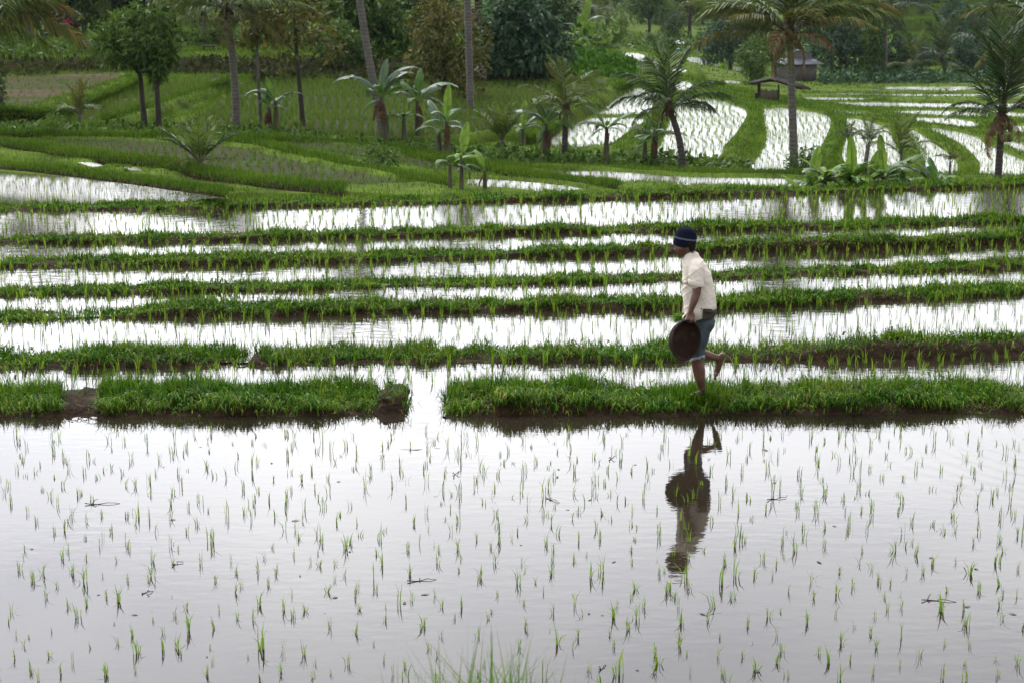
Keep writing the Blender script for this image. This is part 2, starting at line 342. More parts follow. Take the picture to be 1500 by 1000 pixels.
for k, (fb, ft) in enumerate(BUND):
    w_ = WID[k]
    px = np.arange(-560, 2060, 6.0)
    base = np.array([onz(x, fb(x), LEV[k]) for x in px])
    crest = []
    for x, b in zip(px, base):
        Y = b[1] + .42 * w_; d = ray(x, ft(x)); t = Y / d[1]
        crest.append(CAMZ + d[2] * t - (0 if any(a < x < b for a, b in BARE.get(k, [])) else GH[k]))
    crest = np.array(crest)
    z1 = float(np.percentile(crest[(px > 0) & (px < 1500)], 22)) - .045
    z1 = max(z1, LEV[k] + .015)
    LEV.append(z1); BPTS.append(base); BCR.append(crest)
    print('bund', k + 1, 'depth', round(float(base[220][1]), 2), 'z', round(z1, 3), 'crest', np.round(np.percentile(crest, [5, 50, 95]), 3))

def bund_surface(k, s, u):
    """point on bund k at path index s (float) and cross position u 0..1"""
    base, cr = BPTS[k], BCR[k]
    idx = np.arange(len(base))
    bx = np.interp(s, idx, base[:, 0]); by = np.interp(s, idx, base[:, 1]); c = np.interp(s, idx, cr)
    z0, z1 = LEV[k], LEV[k + 1]
    pu = np.array([p[0] for p in PROF]); pv = np.array([p[1] for p in PROF])
    v = np.interp(u, pu, pv)
    by = by + u * WID[k] + .05 * vnoise(bx * 1.7, by * .3, 3) + .03 * vnoise(bx * 6, u * 3, 4)
    rough = .016 * vnoise(bx * 9, u * 7, 5) + .022 * vnoise(bx * 2.3, u * 2.2, 6)
    zl = np.where(u < .5, z0, np.minimum(z1, c))
    z = zl + v * (c - zl) + rough * np.clip(v * 3, 0, 1)
    if k == 0:
        gx0, gx1 = onz(603, 606, 0)[0], onz(647, 606, 0)[0]; z = np.where((bx > gx0) & (bx < gx1), z0 - .12, z)
    return np.stack([bx, by, z], -1)
GAPS = {0: [(88, 150, .02), (550, 592, .15), (592, 604, .4), (604, 648, .0)], 1: [(362, 384, .04)], 4: [(975, 1012, .15)], 2: [(60, 150, .45)]}
GLAB = ['lush green grass tufts on the bund the man walks along', 'green grass along the second bund, patchy over brown mud', 'grass fringe on the third bund above a wide strip of water',
        'grass strip on the fourth narrow bund up the slope', 'grass strip on the fifth bund at the height of the hat', 'grass strip on the sixth bund below the upper wide paddy', 'dark edged grass line on the topmost bund before the banana plants']
DENS = [6500, 5200, 4200, 3800, 3600, 3200, 2600]
for k in range(7):
    base = BPTS[k]; n = len(base)
    per = np.hypot(np.diff(base[:, 0]), np.diff(base[:, 1])).mean()
    s = np.linspace(0, n - 1, int(n * per / .05)); U = np.array([p[0] for p in PROF]); U = np.sort(np.concatenate([U, (U[:-1] + U[1:]) / 2]))
    S, UU = np.meshgrid(s, U, indexing='ij')
    V = bund_surface(k, S.ravel(), UU.ravel()); m = len(U)
    i, j = np.meshgrid(np.arange(len(s) - 1), np.arange(m - 1), indexing='ij'); a = (i * m + j).ravel()
    T = np.stack([a, a + m, a + m + 1, a + 1], 1)
    tag(link('earth_bund', npmesh('earth_bund', V, T, M['mud'], smooth=True)), 'low earth bund of dark wet mud under grass, number %d from the front paddy' % (k + 1), 'bund', kind='structure')
    # grass
    L_ = per * n; cnt = int(L_ * WID[k] * DENS[k])
    s = rng.uniform(0, n - 1, cnt); u = rng.beta(1.2, 1.15, cnt) * 1.0
    P = bund_surface(k, s, u)
    px, py, dep = proj(P)
    keep = (px > -60) & (px < 1560)
    clump = vnoise(P[:, 0] * 3.1, P[:, 1] * 4.2, 8) + .8 * vnoise(P[:, 0] * 9, P[:, 1] * 9, 9) + .5 * vnoise(P[:, 0] * 1.1, P[:, 1] * 2, 11)
    keep &= rng.uniform(-1.3, .75, cnt) < clump + (.5 if k == 0 else .35)
    lowfront = (u < (.08 if k == 0 else .2 if k == 1 else .10)) & (rng.random(cnt) < .7); keep &= ~lowfront
    pxw = px + 9 * vnoise(P[:, 1] * 9, P[:, 0] * 5, 17) + 5 * vnoise(P[:, 1] * 25, P[:, 0] * 20, 18)
    for (a, b, f) in GAPS.get(k, []): keep &= ~((pxw > a) & (pxw < b) & (rng.random(cnt) > f))
    if k == 1: keep &= ~((px > 1010) & (px < 1290) & (rng.random(cnt) < .72) & (u < .9))
    if k == 1: keep &= ~((px > 1290) & (u < .55) & (rng.random(cnt) < .8))
    if k == 0: keep &= ~((u < .1) & (rng.random(cnt) < .4))
    P, u, clump = P[keep], u[keep], clump[keep]; c = len(P)
    yaw = np.where(u < .4, rng.normal(-np.pi / 2, 1.0, c), rng.uniform(0, 2 * np.pi, c))
    h = (rng.gamma(6, 1 / 6, c) * (1 + .42 * clump) * [.12, .09, .08, .076, .073, .07, .064][k]).clip(.02, .24)
    lean = np.abs(rng.normal(.45, .35, c)) + np.where(u < .4, .45, 0)
    wd = [.0075, .0085, .010, .011, .012, .013, .016][k]
    V, T = blades(P - [0, 0, .008], h, wd * rng.uniform(.7, 1.3, c), yaw, lean.clip(0, 1.5), 2, .9)
    # taller wisps and fine stalks
    nw = int(L_ * [16, 14, 6, 5, 4, 4, 2][k]); s = rng.uniform(0, n - 1, nw); Pw = bund_surface(k, s, rng.uniform(.3, .95, nw)); pw = proj(Pw)[0]
    ok = (pw > -40) & (pw < 1540)
    for (a, b, f) in GAPS.get(k, []): ok &= ~((pw > a) & (pw < b))
    Pw = Pw[ok]; c2 = len(Pw); hw = rng.uniform(.14, .27, c2) * (1.1 if k < 2 else .8)
    V2, T2 = blades(Pw, hw, .006 if k < 2 else .009, rng.uniform(0, 6.3, c2), np.abs(rng.normal(.25, .25, c2)), 2, 1.2)
    # broad weed leaves
    nb = int(L_ * [60, 40, 20, 12, 10, 8, 4][k]); s = rng.uniform(0, n - 1, nb); Pb = bund_surface(k, s, rng.uniform(.12, .95, nb)); pb = proj(Pb)[0]
    ok = (pb > -40) & (pb < 1540) & (vnoise(Pb[:, 0] * 1.1, Pb[:, 1], 12) > -.1)
    for (a, b, f) in GAPS.get(k, []): ok &= ~((pb > a) & (pb < b))
    Pb = Pb[ok]; c3 = len(Pb)
    V3, T3 = blades(Pb + np.stack([0 * Pb[:, 0], 0 * Pb[:, 0], rng.uniform(.02, .09, c3)], 1), rng.uniform(.05, .1, c3), rng.uniform(.016, .03, c3), rng.uniform(0, 6.3, c3), rng.uniform(.7, 1.5, c3), 2, .5)
    if k == 0:
        gx_ = rng.normal(onz(1022, 585, .1)[0], .13, 900); gy_ = np.interp(gx_, base[:, 0], base[:, 1]) + rng.uniform(.18, .5, 900); gz_ = bund_surface(0, np.interp(gx_, base[:, 0], np.arange(n)), np.clip((gy_ - np.interp(gx_, base[:, 0], base[:, 1])) / WID[0], 0, 1))[:, 2]
        Va, Ta = blades(np.stack([gx_, gy_, gz_ - .01], 1), rng.uniform(.13, .25, 900), .008, rng.uniform(0, 6.3, 900), np.abs(rng.normal(.3, .3, 900)), 2, .8); T = np.concatenate([T, Ta + len(V)]); V = np.concatenate([V, Va])
    ns_ = len(P) // 22; q_ = rng.integers(0, len(P), ns_); bare = vnoise(P[q_, 0] * 1.6, P[q_, 1] * 2, 14) > .05; q_ = q_[bare]; ns_ = len(q_)
    V4, T4 = blades(P[q_] + np.c_[np.zeros((ns_, 2)), rng.uniform(.0, .05, ns_)], rng.uniform(.08, .2, ns_), .006, rng.uniform(0, 6.3, ns_), rng.uniform(.7, 1.5, ns_), 2, .3)
    VV = np.concatenate([V, V2, V3, V4]); TT = np.concatenate([T, T2 + len(V), T3 + len(V) + len(V2), T4 + len(V) + len(V2) + len(V3)])
    mi = np.concatenate([np.zeros(len(T)), np.zeros(len(T2)), np.ones(len(T3)), np.full(len(T4), 2)])
    tag(link('bund_grass', npmesh('bund_grass', VV, TT, [M['grass'], M['weed'], M['straw']], mi)), GLAB[k], 'grass', kind='stuff')
    if k == 1:   # straw lying on the bare right end of the second bund
        pass

# mud lump at the cut in the first bund
def lump(px, py, r, name='mud_clod'):
    c = onz(px, py, .075)
    bm = bmesh.new(); bmesh.ops.create_icosphere(bm, subdivisions=4, radius=1)
    for v in bm.verts:
        q = v.co.copy(); n_ = mnoise.noise(q * 1.6 + Vector((px, 0, 0))) * .4 + mnoise.noise(q * 4) * .2 + mnoise.noise(q * 9) * .12 + mnoise.noise(q * 20) * .06
        v.co = Vector((q.x * r[0], q.y * r[1], q.z * r[2])) * (1 + n_)
    me = bpy.data.meshes.new(name); bm.to_mesh(me); bm.free(); me.materials.append(M['mud'])
    for p in me.polygons: p.use_smooth = True
    return link(name, me, None, c)
tag(lump(572, 588, (.13, .11, .065)), 'brown clod of cut mud at the end of the bund beside the gap', 'mud clod')

mb = MB(); c0 = onz(120, 600, .06)
for i in range(10):
    a = c0 + [rng.normal(0, .12), rng.uniform(.05, .2), rng.uniform(.0, .02)]; d = np.array([rng.normal(0, .1), -rng.uniform(.02, .12), -rng.uniform(.0, .03)])
    mb.tube(np.array([a, a + d * .4 + [0, 0, .025], a + d * .8 + [0, -.01, .01], a + d * 1.2 - [0, 0, .02]]) - c0, [.004, .0035, .003, .0015], 5)
tag(mb.build('exposed_roots', M['straw'], None, c0), 'tangle of pale roots on the bare mud break in the first bund', 'roots')
# water sheets of the front terraces
def sheet(name, A, B, z, mat, label):
    n = len(A); V = np.concatenate([np.c_[A[:, :2], np.full(n, z)], np.c_[B[:, :2], np.full(n, z)]])
    T = [(i, i + 1, n + i + 1, n + i) for i in range(n - 1)]
    return tag(link(name, npmesh(name, V, T, mat)), label, 'water', kind='structure')
near = np.stack([np.interp(np.arange(len(BPTS[0])), [0, len(BPTS[0]) - 1], [-9, 9]), np.full(len(BPTS[0]), 6.2)], 1)
near = np.c_[near, 0 * near[:, :1]]
WLAB = ['wide flooded front paddy mirroring the grey sky', 'narrow flooded strip between first and second bunds', 'broad flooded strip behind the second bund', 'thin flooded strip behind the third bund',
        'flooded strip behind the fourth bund', 'thin flooded strip behind the fifth bund', 'wide flooded paddy below the topmost bund']
for k in range(7):
    A = near if k == 0 else BPTS[k - 1] + [0, .12, 0]
    if k == 1: A = A + np.where((A[:, 0] > onz(596, 606, 0)[0]) & (A[:, 0] < onz(654, 606, 0)[0]), .82, 0)[:, None] * [0, 1, 0]
    sheet('paddy_water', A, BPTS[k] + [0, .2, 0], LEV[k], M['water_near'] if k < 1 else M['water_mid'], WLAB[k])

# water spilling through the cut in the first bund
xs_ = np.linspace(onz(598, 606, 0)[0], onz(652, 606, 0)[0], 14); yb_ = np.interp(xs_, BPTS[0][:, 0], BPTS[0][:, 1])
pr_ = [(-1.1, -.03), (-.9, .02), (-.5, .2), (.0, .5), (.4, .8), (.7, .98), (.9, 1.02), (1.1, .98)]
V = np.stack([np.c_[xs_, yb_ + u + .03 * vnoise(xs_ * 7, xs_ * 0 + u, 15), LEV[1] * v + .006 * vnoise(xs_ * 12, xs_ * 0 + u * 9, 16)] for u, v in pr_], 1).reshape(-1, 3); m_ = len(pr_); i, j = np.meshgrid(np.arange(13), np.arange(m_ - 1), indexing='ij'); a = (i * m_ + j).ravel()
tag(link('paddy_water', npmesh('paddy_water', V, np.stack([a, a + m_, a + m_ + 1, a + 1], 1), M['water_mid'], smooth=True)), 'water spilling through the cut in the first bund', 'water', kind='structure')
# ---------------------------------------------------------------- rice seedlings of the front terraces
RV, RT = [], []; RN = 0
def add_rice(V, T):
    global RN
    RV.append(V); RT.append(T + RN); RN += len(V)
def rice_tufts(P, h, nb, w, spread=.35, segs=2):
    n = len(P)
    Q = np.repeat(P, nb, 0); hh = np.repeat(h, nb) * rng.uniform(.55, 1.1, n * nb)
    Q = Q + np.c_[rng.normal(0, .010, (n * nb, 2)), np.full(n * nb, -.02)]
    lean = np.abs(rng.normal(0, spread, n * nb))
    add_rice(*blades(Q, hh + .02, w, rng.uniform(0, 6.3, n * nb), lean, segs, .8))
for k in range(1, 7):
    A, B = BPTS[k - 1], BPTS[k]
    xs = np.arange(-14, 14, .205)
    Y0 = np.interp(xs, A[:, 0], A[:, 1]) + WID[k - 1] + .05; Y1 = np.interp(xs, B[:, 0], B[:, 1]) - .05
    P = []
    sp = .22
    for x, a, b in zip(xs, Y0, Y1):
        m = int((b - a) / sp)
        for q in range(m + 1):
            y = b - q * sp - .03
            if y > a: P.append((x + .05 * math.sin(y * 2 + k) + rng.normal(0, .03), y + rng.normal(0, .035), LEV[k]))
    P = np.array(P)
    px, py, dep = proj(P); keep = (px > -30) & (px < 1530) & (rng.random(len(P)) < (.8 if k in (2, 6) else .93)); P = P[keep]
    fr_ = (np.interp(P[:, 0], B[:, 0], B[:, 1]) - P[:, 1]) < .2; rice_tufts(P[fr_], rng.gamma(12, 1 / 12, fr_.sum()) * (.155 if k < 3 else .12), 4, [0, .009, .010, .0105, .011, .012, .014][k], .22)
    h = rng.gamma(9, 1 / 9, len(P)) * (.15 if k < 5 else .13)
    rice_tufts(P, h, 4, [0, .006, .006, .0065, .007, .0075, .009][k], .2)
# front paddy: single seedlings, the nearest 300 as things of their own
P0 = []
for y in np.arange(8.6, 14.8, .215):
    for x in np.arange(-6, 6, .21):
        P0.append((x + .05 * math.sin(y * 3) + rng.normal(0, .05) + .5 * (y - 10) * .25, y + rng.normal(0, .06), 0))
P0 = np.array(P0); px, py, dep = proj(P0)
FR = lambda x: np.interp(x, BPTS[0][:, 0], BPTS[0][:, 1])
keep = (px > -20) & (px < 1520) & (py < 1003) & (P0[:, 1] < FR(P0[:, 0]) - .55) & (rng.random(len(P0)) < .80)
P0 = P0[keep]; P0 = P0[np.argsort(P0[:, 1])]
print('front seedlings', len(P0))
sproto = []
for i in range(14):
    nb = int(rng.integers(3, 10)); Q = np.c_[rng.normal(0, .009, (nb, 2)), np.full(nb, -.03)]
    V, T = blades(Q, rng.uniform(.07, .17, nb) + .03, rng.uniform(.0055, .0085, nb), rng.uniform(0, 6.3, nb), np.abs(rng.normal(.12, .25, nb)), 2, 1.3)
    sproto.append(npmesh('rice_seedling', V, T, M['rice']))
px, py, dep = proj(P0); inview = (px > 4) & (px < 1496) & (py < 990)
ids = np.where(inview)[0][:300]; rest = np.setdiff1d(np.arange(len(P0)), ids)
for i in ids:
    o = link('rice_seedling', sproto[int(rng.integers(14))], None, P0[i])
    o.rotation_euler = (rng.normal(0, .06), rng.normal(0, .06), rng.uniform(0, 6.3)); sc_ = float(rng.gamma(9, 1 / 9)) * .62; o.scale = (sc_,) * 3
    tag(o, 'small thin rice seedling standing in the wide front paddy', 'rice seedling', 'rice seedlings in the front paddy')
rice_tufts(P0[rest], rng.gamma(9, 1 / 9, len(rest)) * .095, 4, .006, .2)

# twigs and flecks adrift in the front paddy
def twig(px, py, L_, ang, label, fork=True, up=.0, grp=None):
    mb = MB(); c = onz(px, py, 0); ca, sa = math.cos(ang), math.sin(ang)
    pts = [np.array((t * L_ * ca, t * L_ * sa, .006 + up * (t + .5) + .006 * math.sin(t * 9))) for t in np.linspace(-.5, .5, 6)]
    L_ *= .62; pts = [p * [1, 1, 1] + np.array([random.gauss(0, .008), random.gauss(0, .012), 0]) for p in np.array(pts) * [.8, .8, 1]]
    mb.tube(pts, np.linspace(.0042, .002, 6), 6)
    if fork:
        for t, a2, l2 in random.sample([(1, .9, .35), (3, -.8, .3), (4, .7, .25), (2, 1.3, .2)], random.randint(0, 2)):
            b = pts[t]; e = b + np.array((math.cos(ang + a2), math.sin(ang + a2), .35)) * L_ * l2
            mb.tube([b, (b + e) / 2 + [0, 0, .012], e], [.004, .003, .002], 5)
    o = mb.build('twig', M['twig'], None, c); return tag(o, label, 'twig', grp)
for a in [(150, 738, .34, .1, 'long dark forked twig adrift near the bund break'), (260, 826, .12, .8, 'black upright stub of root among the seedlings'), (620, 850, .26, .2, 'dark branching twig with bent tips on still water'),
          (1140, 730, .26, .5, 'forked black twig shaped like a chevron east of the reflection'), (810, 733, .2, -.8, 'thin twig leaning out of the water mid paddy'),
          (1375, 880, .3, .05, 'dark crooked twig lying low on the grey water'), (215, 868, .1, .6, 'small bent black twig close to the bank'),
          (668, 695, .16, 1.2, 'slim V shaped twig near the bund shadow'), (895, 672, .16, 1.4, 'single dark reed stalk below the bund shadow'),
          (883, 978, .12, 1.1, 'bent black twig by the grassy bank')]:
    twig(*a)
fl = npmesh('debris_fleck', np.array([(-.02, -.008, .003), (.0, -.016, .006), (.024, 0, .004), (.004, .007, .006), (-.016, .006, .003), (0, 0, .009)]),
            [(0, 1, 5), (1, 2, 5), (2, 3, 5), (3, 4, 5), (4, 0, 5)], M['twig'])
for i in range(38):
    o = link('debris_fleck', fl, None, onz(rng.uniform(10, 1490), rng.uniform(645, 985), 0)); o.rotation_euler.z = rng.uniform(0, 6.3); s_ = rng.uniform(.3, 1.0); o.scale = (s_ * rng.uniform(.8, 2.0), s_, s_)
    tag(o, 'tiny dark fleck of plant debris afloat on the front paddy', 'debris', 'flecks of debris on the front paddy')

# near bank where the photographer stands, with tall grass
xs = np.linspace(-9, 9, 60); ys = np.array([-3, 0, 2, 3.6, 4.6, 5.5, 6.2, 6.9, 7.6, 8.3]); zs = np.array([2.3, 2.2, 2.1, 1.9, 1.65, 1.32, .95, .55, .15, -.3])
X, Yg = np.meshgrid(xs, ys, indexing='ij'); Z = np.broadcast_to(zs, X.shape) + .06 * vnoise(X * 1.5, Yg * 2, 20)
V = np.stack([X, Yg, Z], -1).reshape(-1, 3); m = len(ys); i, j = np.meshgrid(np.arange(len(xs) - 1), np.arange(m - 1), indexing='ij'); a = (i * m + j).ravel()
tag(link('near_bank', npmesh('near_bank', V, np.stack([a, a + m, a + m + 1, a + 1], 1), M['turf'], smooth=True)), 'grassy earth bank at the edge of the front paddy', 'bank', kind='structure')
def bank_pts(n, x0, x1, y0, y1):
    x = rng.uniform(x0, x1, n); y = rng.uniform(y0, y1, n); return np.stack([x, y, np.interp(y, ys, zs)], 1)
def bank_grass(cx, cy, n, sx, h, name_label):
    x = rng.normal(cx, sx, n); y = rng.normal(cy, .22, n); P = np.stack([x, y, np.interp(y, ys, zs) - .02], 1)
    hh = h * rng.uniform(.5, 1.1, n) * np.exp(-((x - cx) / (sx * 1.9)) ** 2 * .5)
    V, T = blades(P, hh, rng.uniform(.004, .008, n), rng.uniform(0, 6.3, n), np.abs(rng.normal(.16, .2, n)), 2, 1.5)
    tag(link('bank_grass', npmesh('bank_grass', V, T, M['rice_bank'])), name_label, 'grass', kind='stuff')
M['rice_bank'] = leafmat('bank_grass_blade', [(.035, .09, .012), (.07, .15, .02), (.12, .2, .03), (.2, .24, .07)], .5, .4, 1.0, .25, .3)
bank_grass(-.11, 5.5, 470, .21, .60, 'fine tall grass tuft rising from the near bank')
bank_grass(-1.92, 6.0, 90, .12, .42, 'small grass tuft at the corner of the near bank')
P = bank_pts(9000, -5, 5, 3.5, 7.6); V, T = blades(P, rng.uniform(.06, .15, len(P)), .007, rng.uniform(0, 6.3, len(P)), np.abs(rng.normal(.4, .3, len(P))), 2)
tag(link('bank_turf', npmesh('bank_turf', V, T, M['grass'])), 'short turf covering the near bank', 'grass', kind='stuff')
# ================================================================ VALLEY TERRAIN
CTRL = []
def cz(px, py, z): CTRL.append(onz(px, py, z))
def cdp(px, py, d): CTRL.append(atd(px, py, d))
for a in [(-500, 225, .42), (0, 246, .42), (150, 262, .40), (-200, 236, .42), (0, 215, .25), (100, 235, .2), (250, 262, .15), (400, 280, .2), (500, 284, .2), (700, 278, .0), (900, 270, -.35), (1100, 266, -.55),
          (1300, 258, -.9), (1500, 256, -1.1), (1900, 250, -1.2), (330, 205, -.4), (600, 255, -.3), (800, 262, -.6), (1000, 258, -.85), (1100, 255, -1.05), (-400, 188, -.1), (0, 190, -.3), (250, 195, -.6), (500, 210, -.85),
          (740, 238, -.9), (940, 242, -1.0), (1090, 252, -1.15), (300, 170, -.72), (600, 150, -.9), (800, 140, -.95), (-400, 112, .1), (0, 112, -.1), (200, 109, -.3), (500, 113, -.75), (700, 115, -.9), (840, 115, -.95), (60, 150, -.2),
          (0, 165, -.25), (-400, 170, -.1), (880, 215, -1.0), (930, 135, -1.05), (1040, 230, -1.2), (1040, 150, -1.3), (1150, 255, -1.35), (1150, 165, -1.6), (1260, 180, -1.6), (1300, 250, -1.4), (1480, 255, -1.45), (1400, 200, -1.6), (1480, 185, -1.8), (1900, 190, -1.8)]: cz(*a)
for a in [(-400, 88, 74), (0, 86, 72), (200, 86, 72), (400, 86, 71.5), (550, 84, 71.5), (700, 86, 71.5), (800, 84, 72), (-400, 60, 84), (100, 60, 82), (400, 60, 82), (700, 58, 82), (100, 30, 96), (400, 30, 96), (700, 30, 96), (-400, 0, 115), (400, 0, 115), (700, 0, 115),
          (870, 72, 77), (905, 84, 75), (925, 112, 74), (840, 66, 80), (1200, 150, 80), (1480, 150, 80), (1900, 150, 80), (1300, 131, 98), (1480, 129, 98), (1900, 128, 98), (1150, 121, 108), (1220, 121, 114), (1480, 121, 114),
          (1000, 120, 88), (960, 110, 98), (930, 88, 150), (1030, 94, 150), (1080, 105, 130), (1110, 118, 104), (870, 66, 185), (985, 70, 210), (1100, 82, 190), (1180, 100, 150), (900, 40, 260), (900, 0, 340), (1200, 60, 200), (1200, 0, 300),
          (1450, 75, 180), (1450, 45, 215), (1450, 20, 240), (1450, -10, 270), (1900, 60, 200), (1900, 0, 270), (1450, -40, 340), (0, -30, 150), (400, -40, 170), (700, -40, 190)]: cdp(*a)
CTRL = np.array(CTRL)
def _warp(P): return np.stack([P[..., 0] * 1.0, P[..., 1] * .6], -1)
CW = _warp(CTRL)
D = np.linalg.norm(CW[:, None] - CW[None], axis=-1)
A_ = np.block([[D + np.eye(len(CW)) * -.15, np.c_[np.ones(len(CW)), CW]], [np.c_[np.ones(len(CW)), CW].T, np.zeros((3, 3))]])
SOL = np.linalg.solve(A_, np.r_[CTRL[:, 2], 0, 0, 0])
def terr(X, Y):
    Q = _warp(np.stack([X, Y], -1)); sh = Q.shape[:-1]; Q = Q.reshape(-1, 2); out = np.empty(len(Q))
    for i in range(0, len(Q), 20000):
        q = Q[i:i + 20000]; d = np.linalg.norm(q[:, None] - CW[None], axis=-1)
        out[i:i + 20000] = d @ SOL[:-3] + SOL[-3] + q @ SOL[-2:]
    out = out.reshape(sh)
    far = np.clip((Y - 330) / 200, 0, 1); wide = np.clip((np.abs(X) - (40 + .4 * Y)) / 60, 0, 1); f = np.maximum(far, wide)
    return out * (1 - f) + np.clip(out, -6, 3) * f
def ground(px, py, lo=24.0):
    d = ray(px, py); t = np.geomspace(lo, 700, 500); P = CAM + d * t[:, None]
    z = terr(P[:, 0], P[:, 1]); hit = np.where(P[:, 2] < z)[0]
    if len(hit) == 0: return P[-1]
    i = max(hit[0], 1); a = P[i - 1, 2] - z[i - 1]; b = z[i] - P[i, 2]
    return P[i - 1] + (P[i] - P[i - 1]) * a / (a + b + 1e-9)

# ---------------------------------------------------------------- fields: (pixel outline, material, z or None, crop, rim height)
FIELDS = []
def field(poly, kind, label, z=None, rim=.07, crop='seed', rimw=.42, dens=1.0):
    if z is None:
        zz = [ground(x, y)[2] for x, y in poly]; z = float(np.mean(zz))
    W = np.array([onz(x, y, z) for x, y in poly])
    W = smooth_poly(W, .5); W[:, 2] = z
    ar = np.sum(W[:, 0] * np.roll(W[:, 1], -1) - np.roll(W[:, 0], -1) * W[:, 1])
    if ar < 0: W = W[::-1]
    FIELDS.append(dict(W=W, z=z, kind=kind, label=label, rim=rim, crop=crop, rimw=rimw, dens=dens))
field([(-300, 225), (-150, 238), (0, 251), (100, 259), (200, 271), (300, 285), (335, 290), (250, 299), (100, 301), (-300, 302)], 'far', 'bright wedge of flooded paddy above the topmost bund', z=LEV[7] - .02, rim=.05)
field([(60, 207), (180, 206), (330, 214), (400, 228), (480, 245), (600, 268), (500, 276), (380, 263), (250, 247), (120, 226)], 'sod', 'sodden olive paddy with sparse seedlings', crop='sparse', rim=.05)
field([(350, 204), (470, 210), (560, 224), (640, 238), (730, 254), (660, 252), (520, 230), (420, 216)], 'sod', 'narrow sodden strip curving below the banana bank', crop='sparse', rim=.05)
for p, l in [([(113, 238), (135, 238), (152, 243), (135, 245)], 'small bright pool on the grassy slope'), ([(180, 245), (200, 246), (208, 250), (190, 250)], 'smaller bright pool on the grassy slope'), ([(362, 254), (385, 255), (402, 262), (380, 262)], 'bright pool beside the young palm'),
             ([(452, 242), (470, 241), (478, 250), (462, 253)], 'bright round pool in the sodden paddy')]:
    field(p, 'far', l, rim=0, crop=None)
field([(685, 262), (720, 263), (790, 268), (860, 278), (760, 283), (690, 279)], 'far', 'thin flooded strip behind the topmost bund', rim=.04)
field([(805, 251), (880, 250), (960, 256), (1060, 260), (1165, 262), (1165, 278), (1000, 278), (900, 272), (840, 262)], 'far', 'long flooded strip below the lone palms', rim=.05)
field([(-300, 118), (0, 113), (110, 109), (182, 110), (140, 127), (60, 150), (0, 164), (-300, 200)], 'soil', 'bare brown field on the hillside', crop='tufty', rim=.06)
field([(75, 177), (110, 166), (190, 133), (255, 121), (322, 114), (318, 122), (210, 163), (150, 180)], 'sod', 'green rice field between two grassy banks', crop='crop', rim=.1)
field([(245, 187), (300, 166), (338, 140), (400, 122), (560, 119), (700, 118), (850, 117), (890, 119), (848, 150), (800, 172), (720, 193), (600, 203), (480, 200), (400, 195), (320, 191)], 'sod', 'large yellow green rice field behind the banana plants', crop='crop', rim=.08)
field([(935, 128), (952, 140), (957, 152), (945, 167), (866, 169), (852, 163), (890, 145)], 'far', 'upper flooded terrace beside the grassy mound', rim=.05)
field([(848, 175), (942, 174), (918, 195), (890, 213), (830, 218), (765, 213), (800, 195)], 'far', 'lower flooded terrace beside the grassy mound', rim=.05)
field([(1000, 146), (1040, 144), (1083, 157), (1095, 168), (1080, 195), (1062, 215), (1060, 228), (1040, 236), (940, 239), (965, 215), (975, 190), (985, 165)], 'far', 'rounded flooded paddy with wavy seedling rows')
field([(990, 119), (1008, 119), (1017, 132), (992, 133)], 'far', 'small flooded terrace behind the middle palm', rim=.04)
field([(1120, 159), (1170, 161), (1210, 169), (1218, 182), (1207, 210), (1194, 230), (1189, 256), (1096, 256), (1113, 225), (1122, 200)], 'far', 'flooded paddy crossed by the tall palm trunk')
field([(1232, 173), (1270, 177), (1305, 190), (1328, 205), (1340, 232), (1330, 246), (1250, 246), (1232, 228), (1240, 195)], 'far', 'flooded paddy behind the banana clump')
field([(1328, 188), (1350, 197), (1380, 218), (1400, 232), (1402, 254), (1362, 258), (1350, 230)], 'far', 'curved flooded paddy east of the banana clump')
field([(1356, 186), (1428, 199), (1447, 212), (1520, 244), (1540, 262), (1440, 261), (1432, 236), (1400, 208)], 'far', 'flooded paddy under the dark coconut palm')
for p, l in [([(1258, 128), (1350, 127), (1540, 127), (1540, 133), (1400, 134), (1300, 132)], 'farthest thin strip of flooded paddy'), ([(1150, 143), (1220, 143), (1290, 145), (1220, 148), (1150, 148)], 'thin flooded strip below the plank hut'),
             ([(1160, 152), (1250, 150), (1430, 152), (1540, 152), (1540, 158), (1350, 159), (1200, 157)], 'long white flooded strip across the valley floor'), ([(1285, 164), (1380, 162), (1440, 167), (1446, 172), (1370, 171), (1300, 168)], 'short flooded strip in the middle of the valley'),
             ([(1340, 173), (1400, 174), (1440, 183), (1452, 188), (1400, 186), (1350, 179)], 'slanting flooded strip of the valley'), ([(1405, 160), (1540, 170), (1540, 179), (1450, 170)], 'flooded strip behind the dark palm crown'),
             ([(1455, 183), (1540, 187), (1540, 198), (1470, 193)], 'flooded strip beside the dark palm trunk'), ([(1466, 207), (1540, 216), (1540, 234), (1490, 221)], 'small flooded corner east of the dark palm'),
             ([(1180, 137), (1260, 137), (1350, 138), (1540, 138), (1540, 141), (1350, 142), (1250, 140)], 'second thin strip of flooded paddy from the tree line'), ([(1210, 162), (1262, 165), (1275, 169), (1240, 168)], 'short curved flooded sliver above the banana clump'), ([(1062, 118), (1085, 120), (1082, 124), (1066, 123)], 'small flooded sliver below the dark round tree'),
             ([(914, 78), (944, 81), (940, 97), (926, 96)], 'far flooded terrace beside the mound'), ([(985, 78), (1005, 79), (1004, 83), (985, 83)], 'far flooded terrace below the white parasol'), ([(1006, 84), (1030, 86), (1050, 93), (1054, 101), (1030, 103), (1012, 94)], 'far flooded terrace below the distant person'),
             ([(1068, 98), (1085, 98), (1085, 110), (1068, 110)], 'far flooded terrace behind the dark round tree'), ([(985, 101), (1005, 102), (1003, 107), (985, 107)], 'far flooded terrace behind the palm fronds')]:
    field(p, 'far', l, rim=.04)

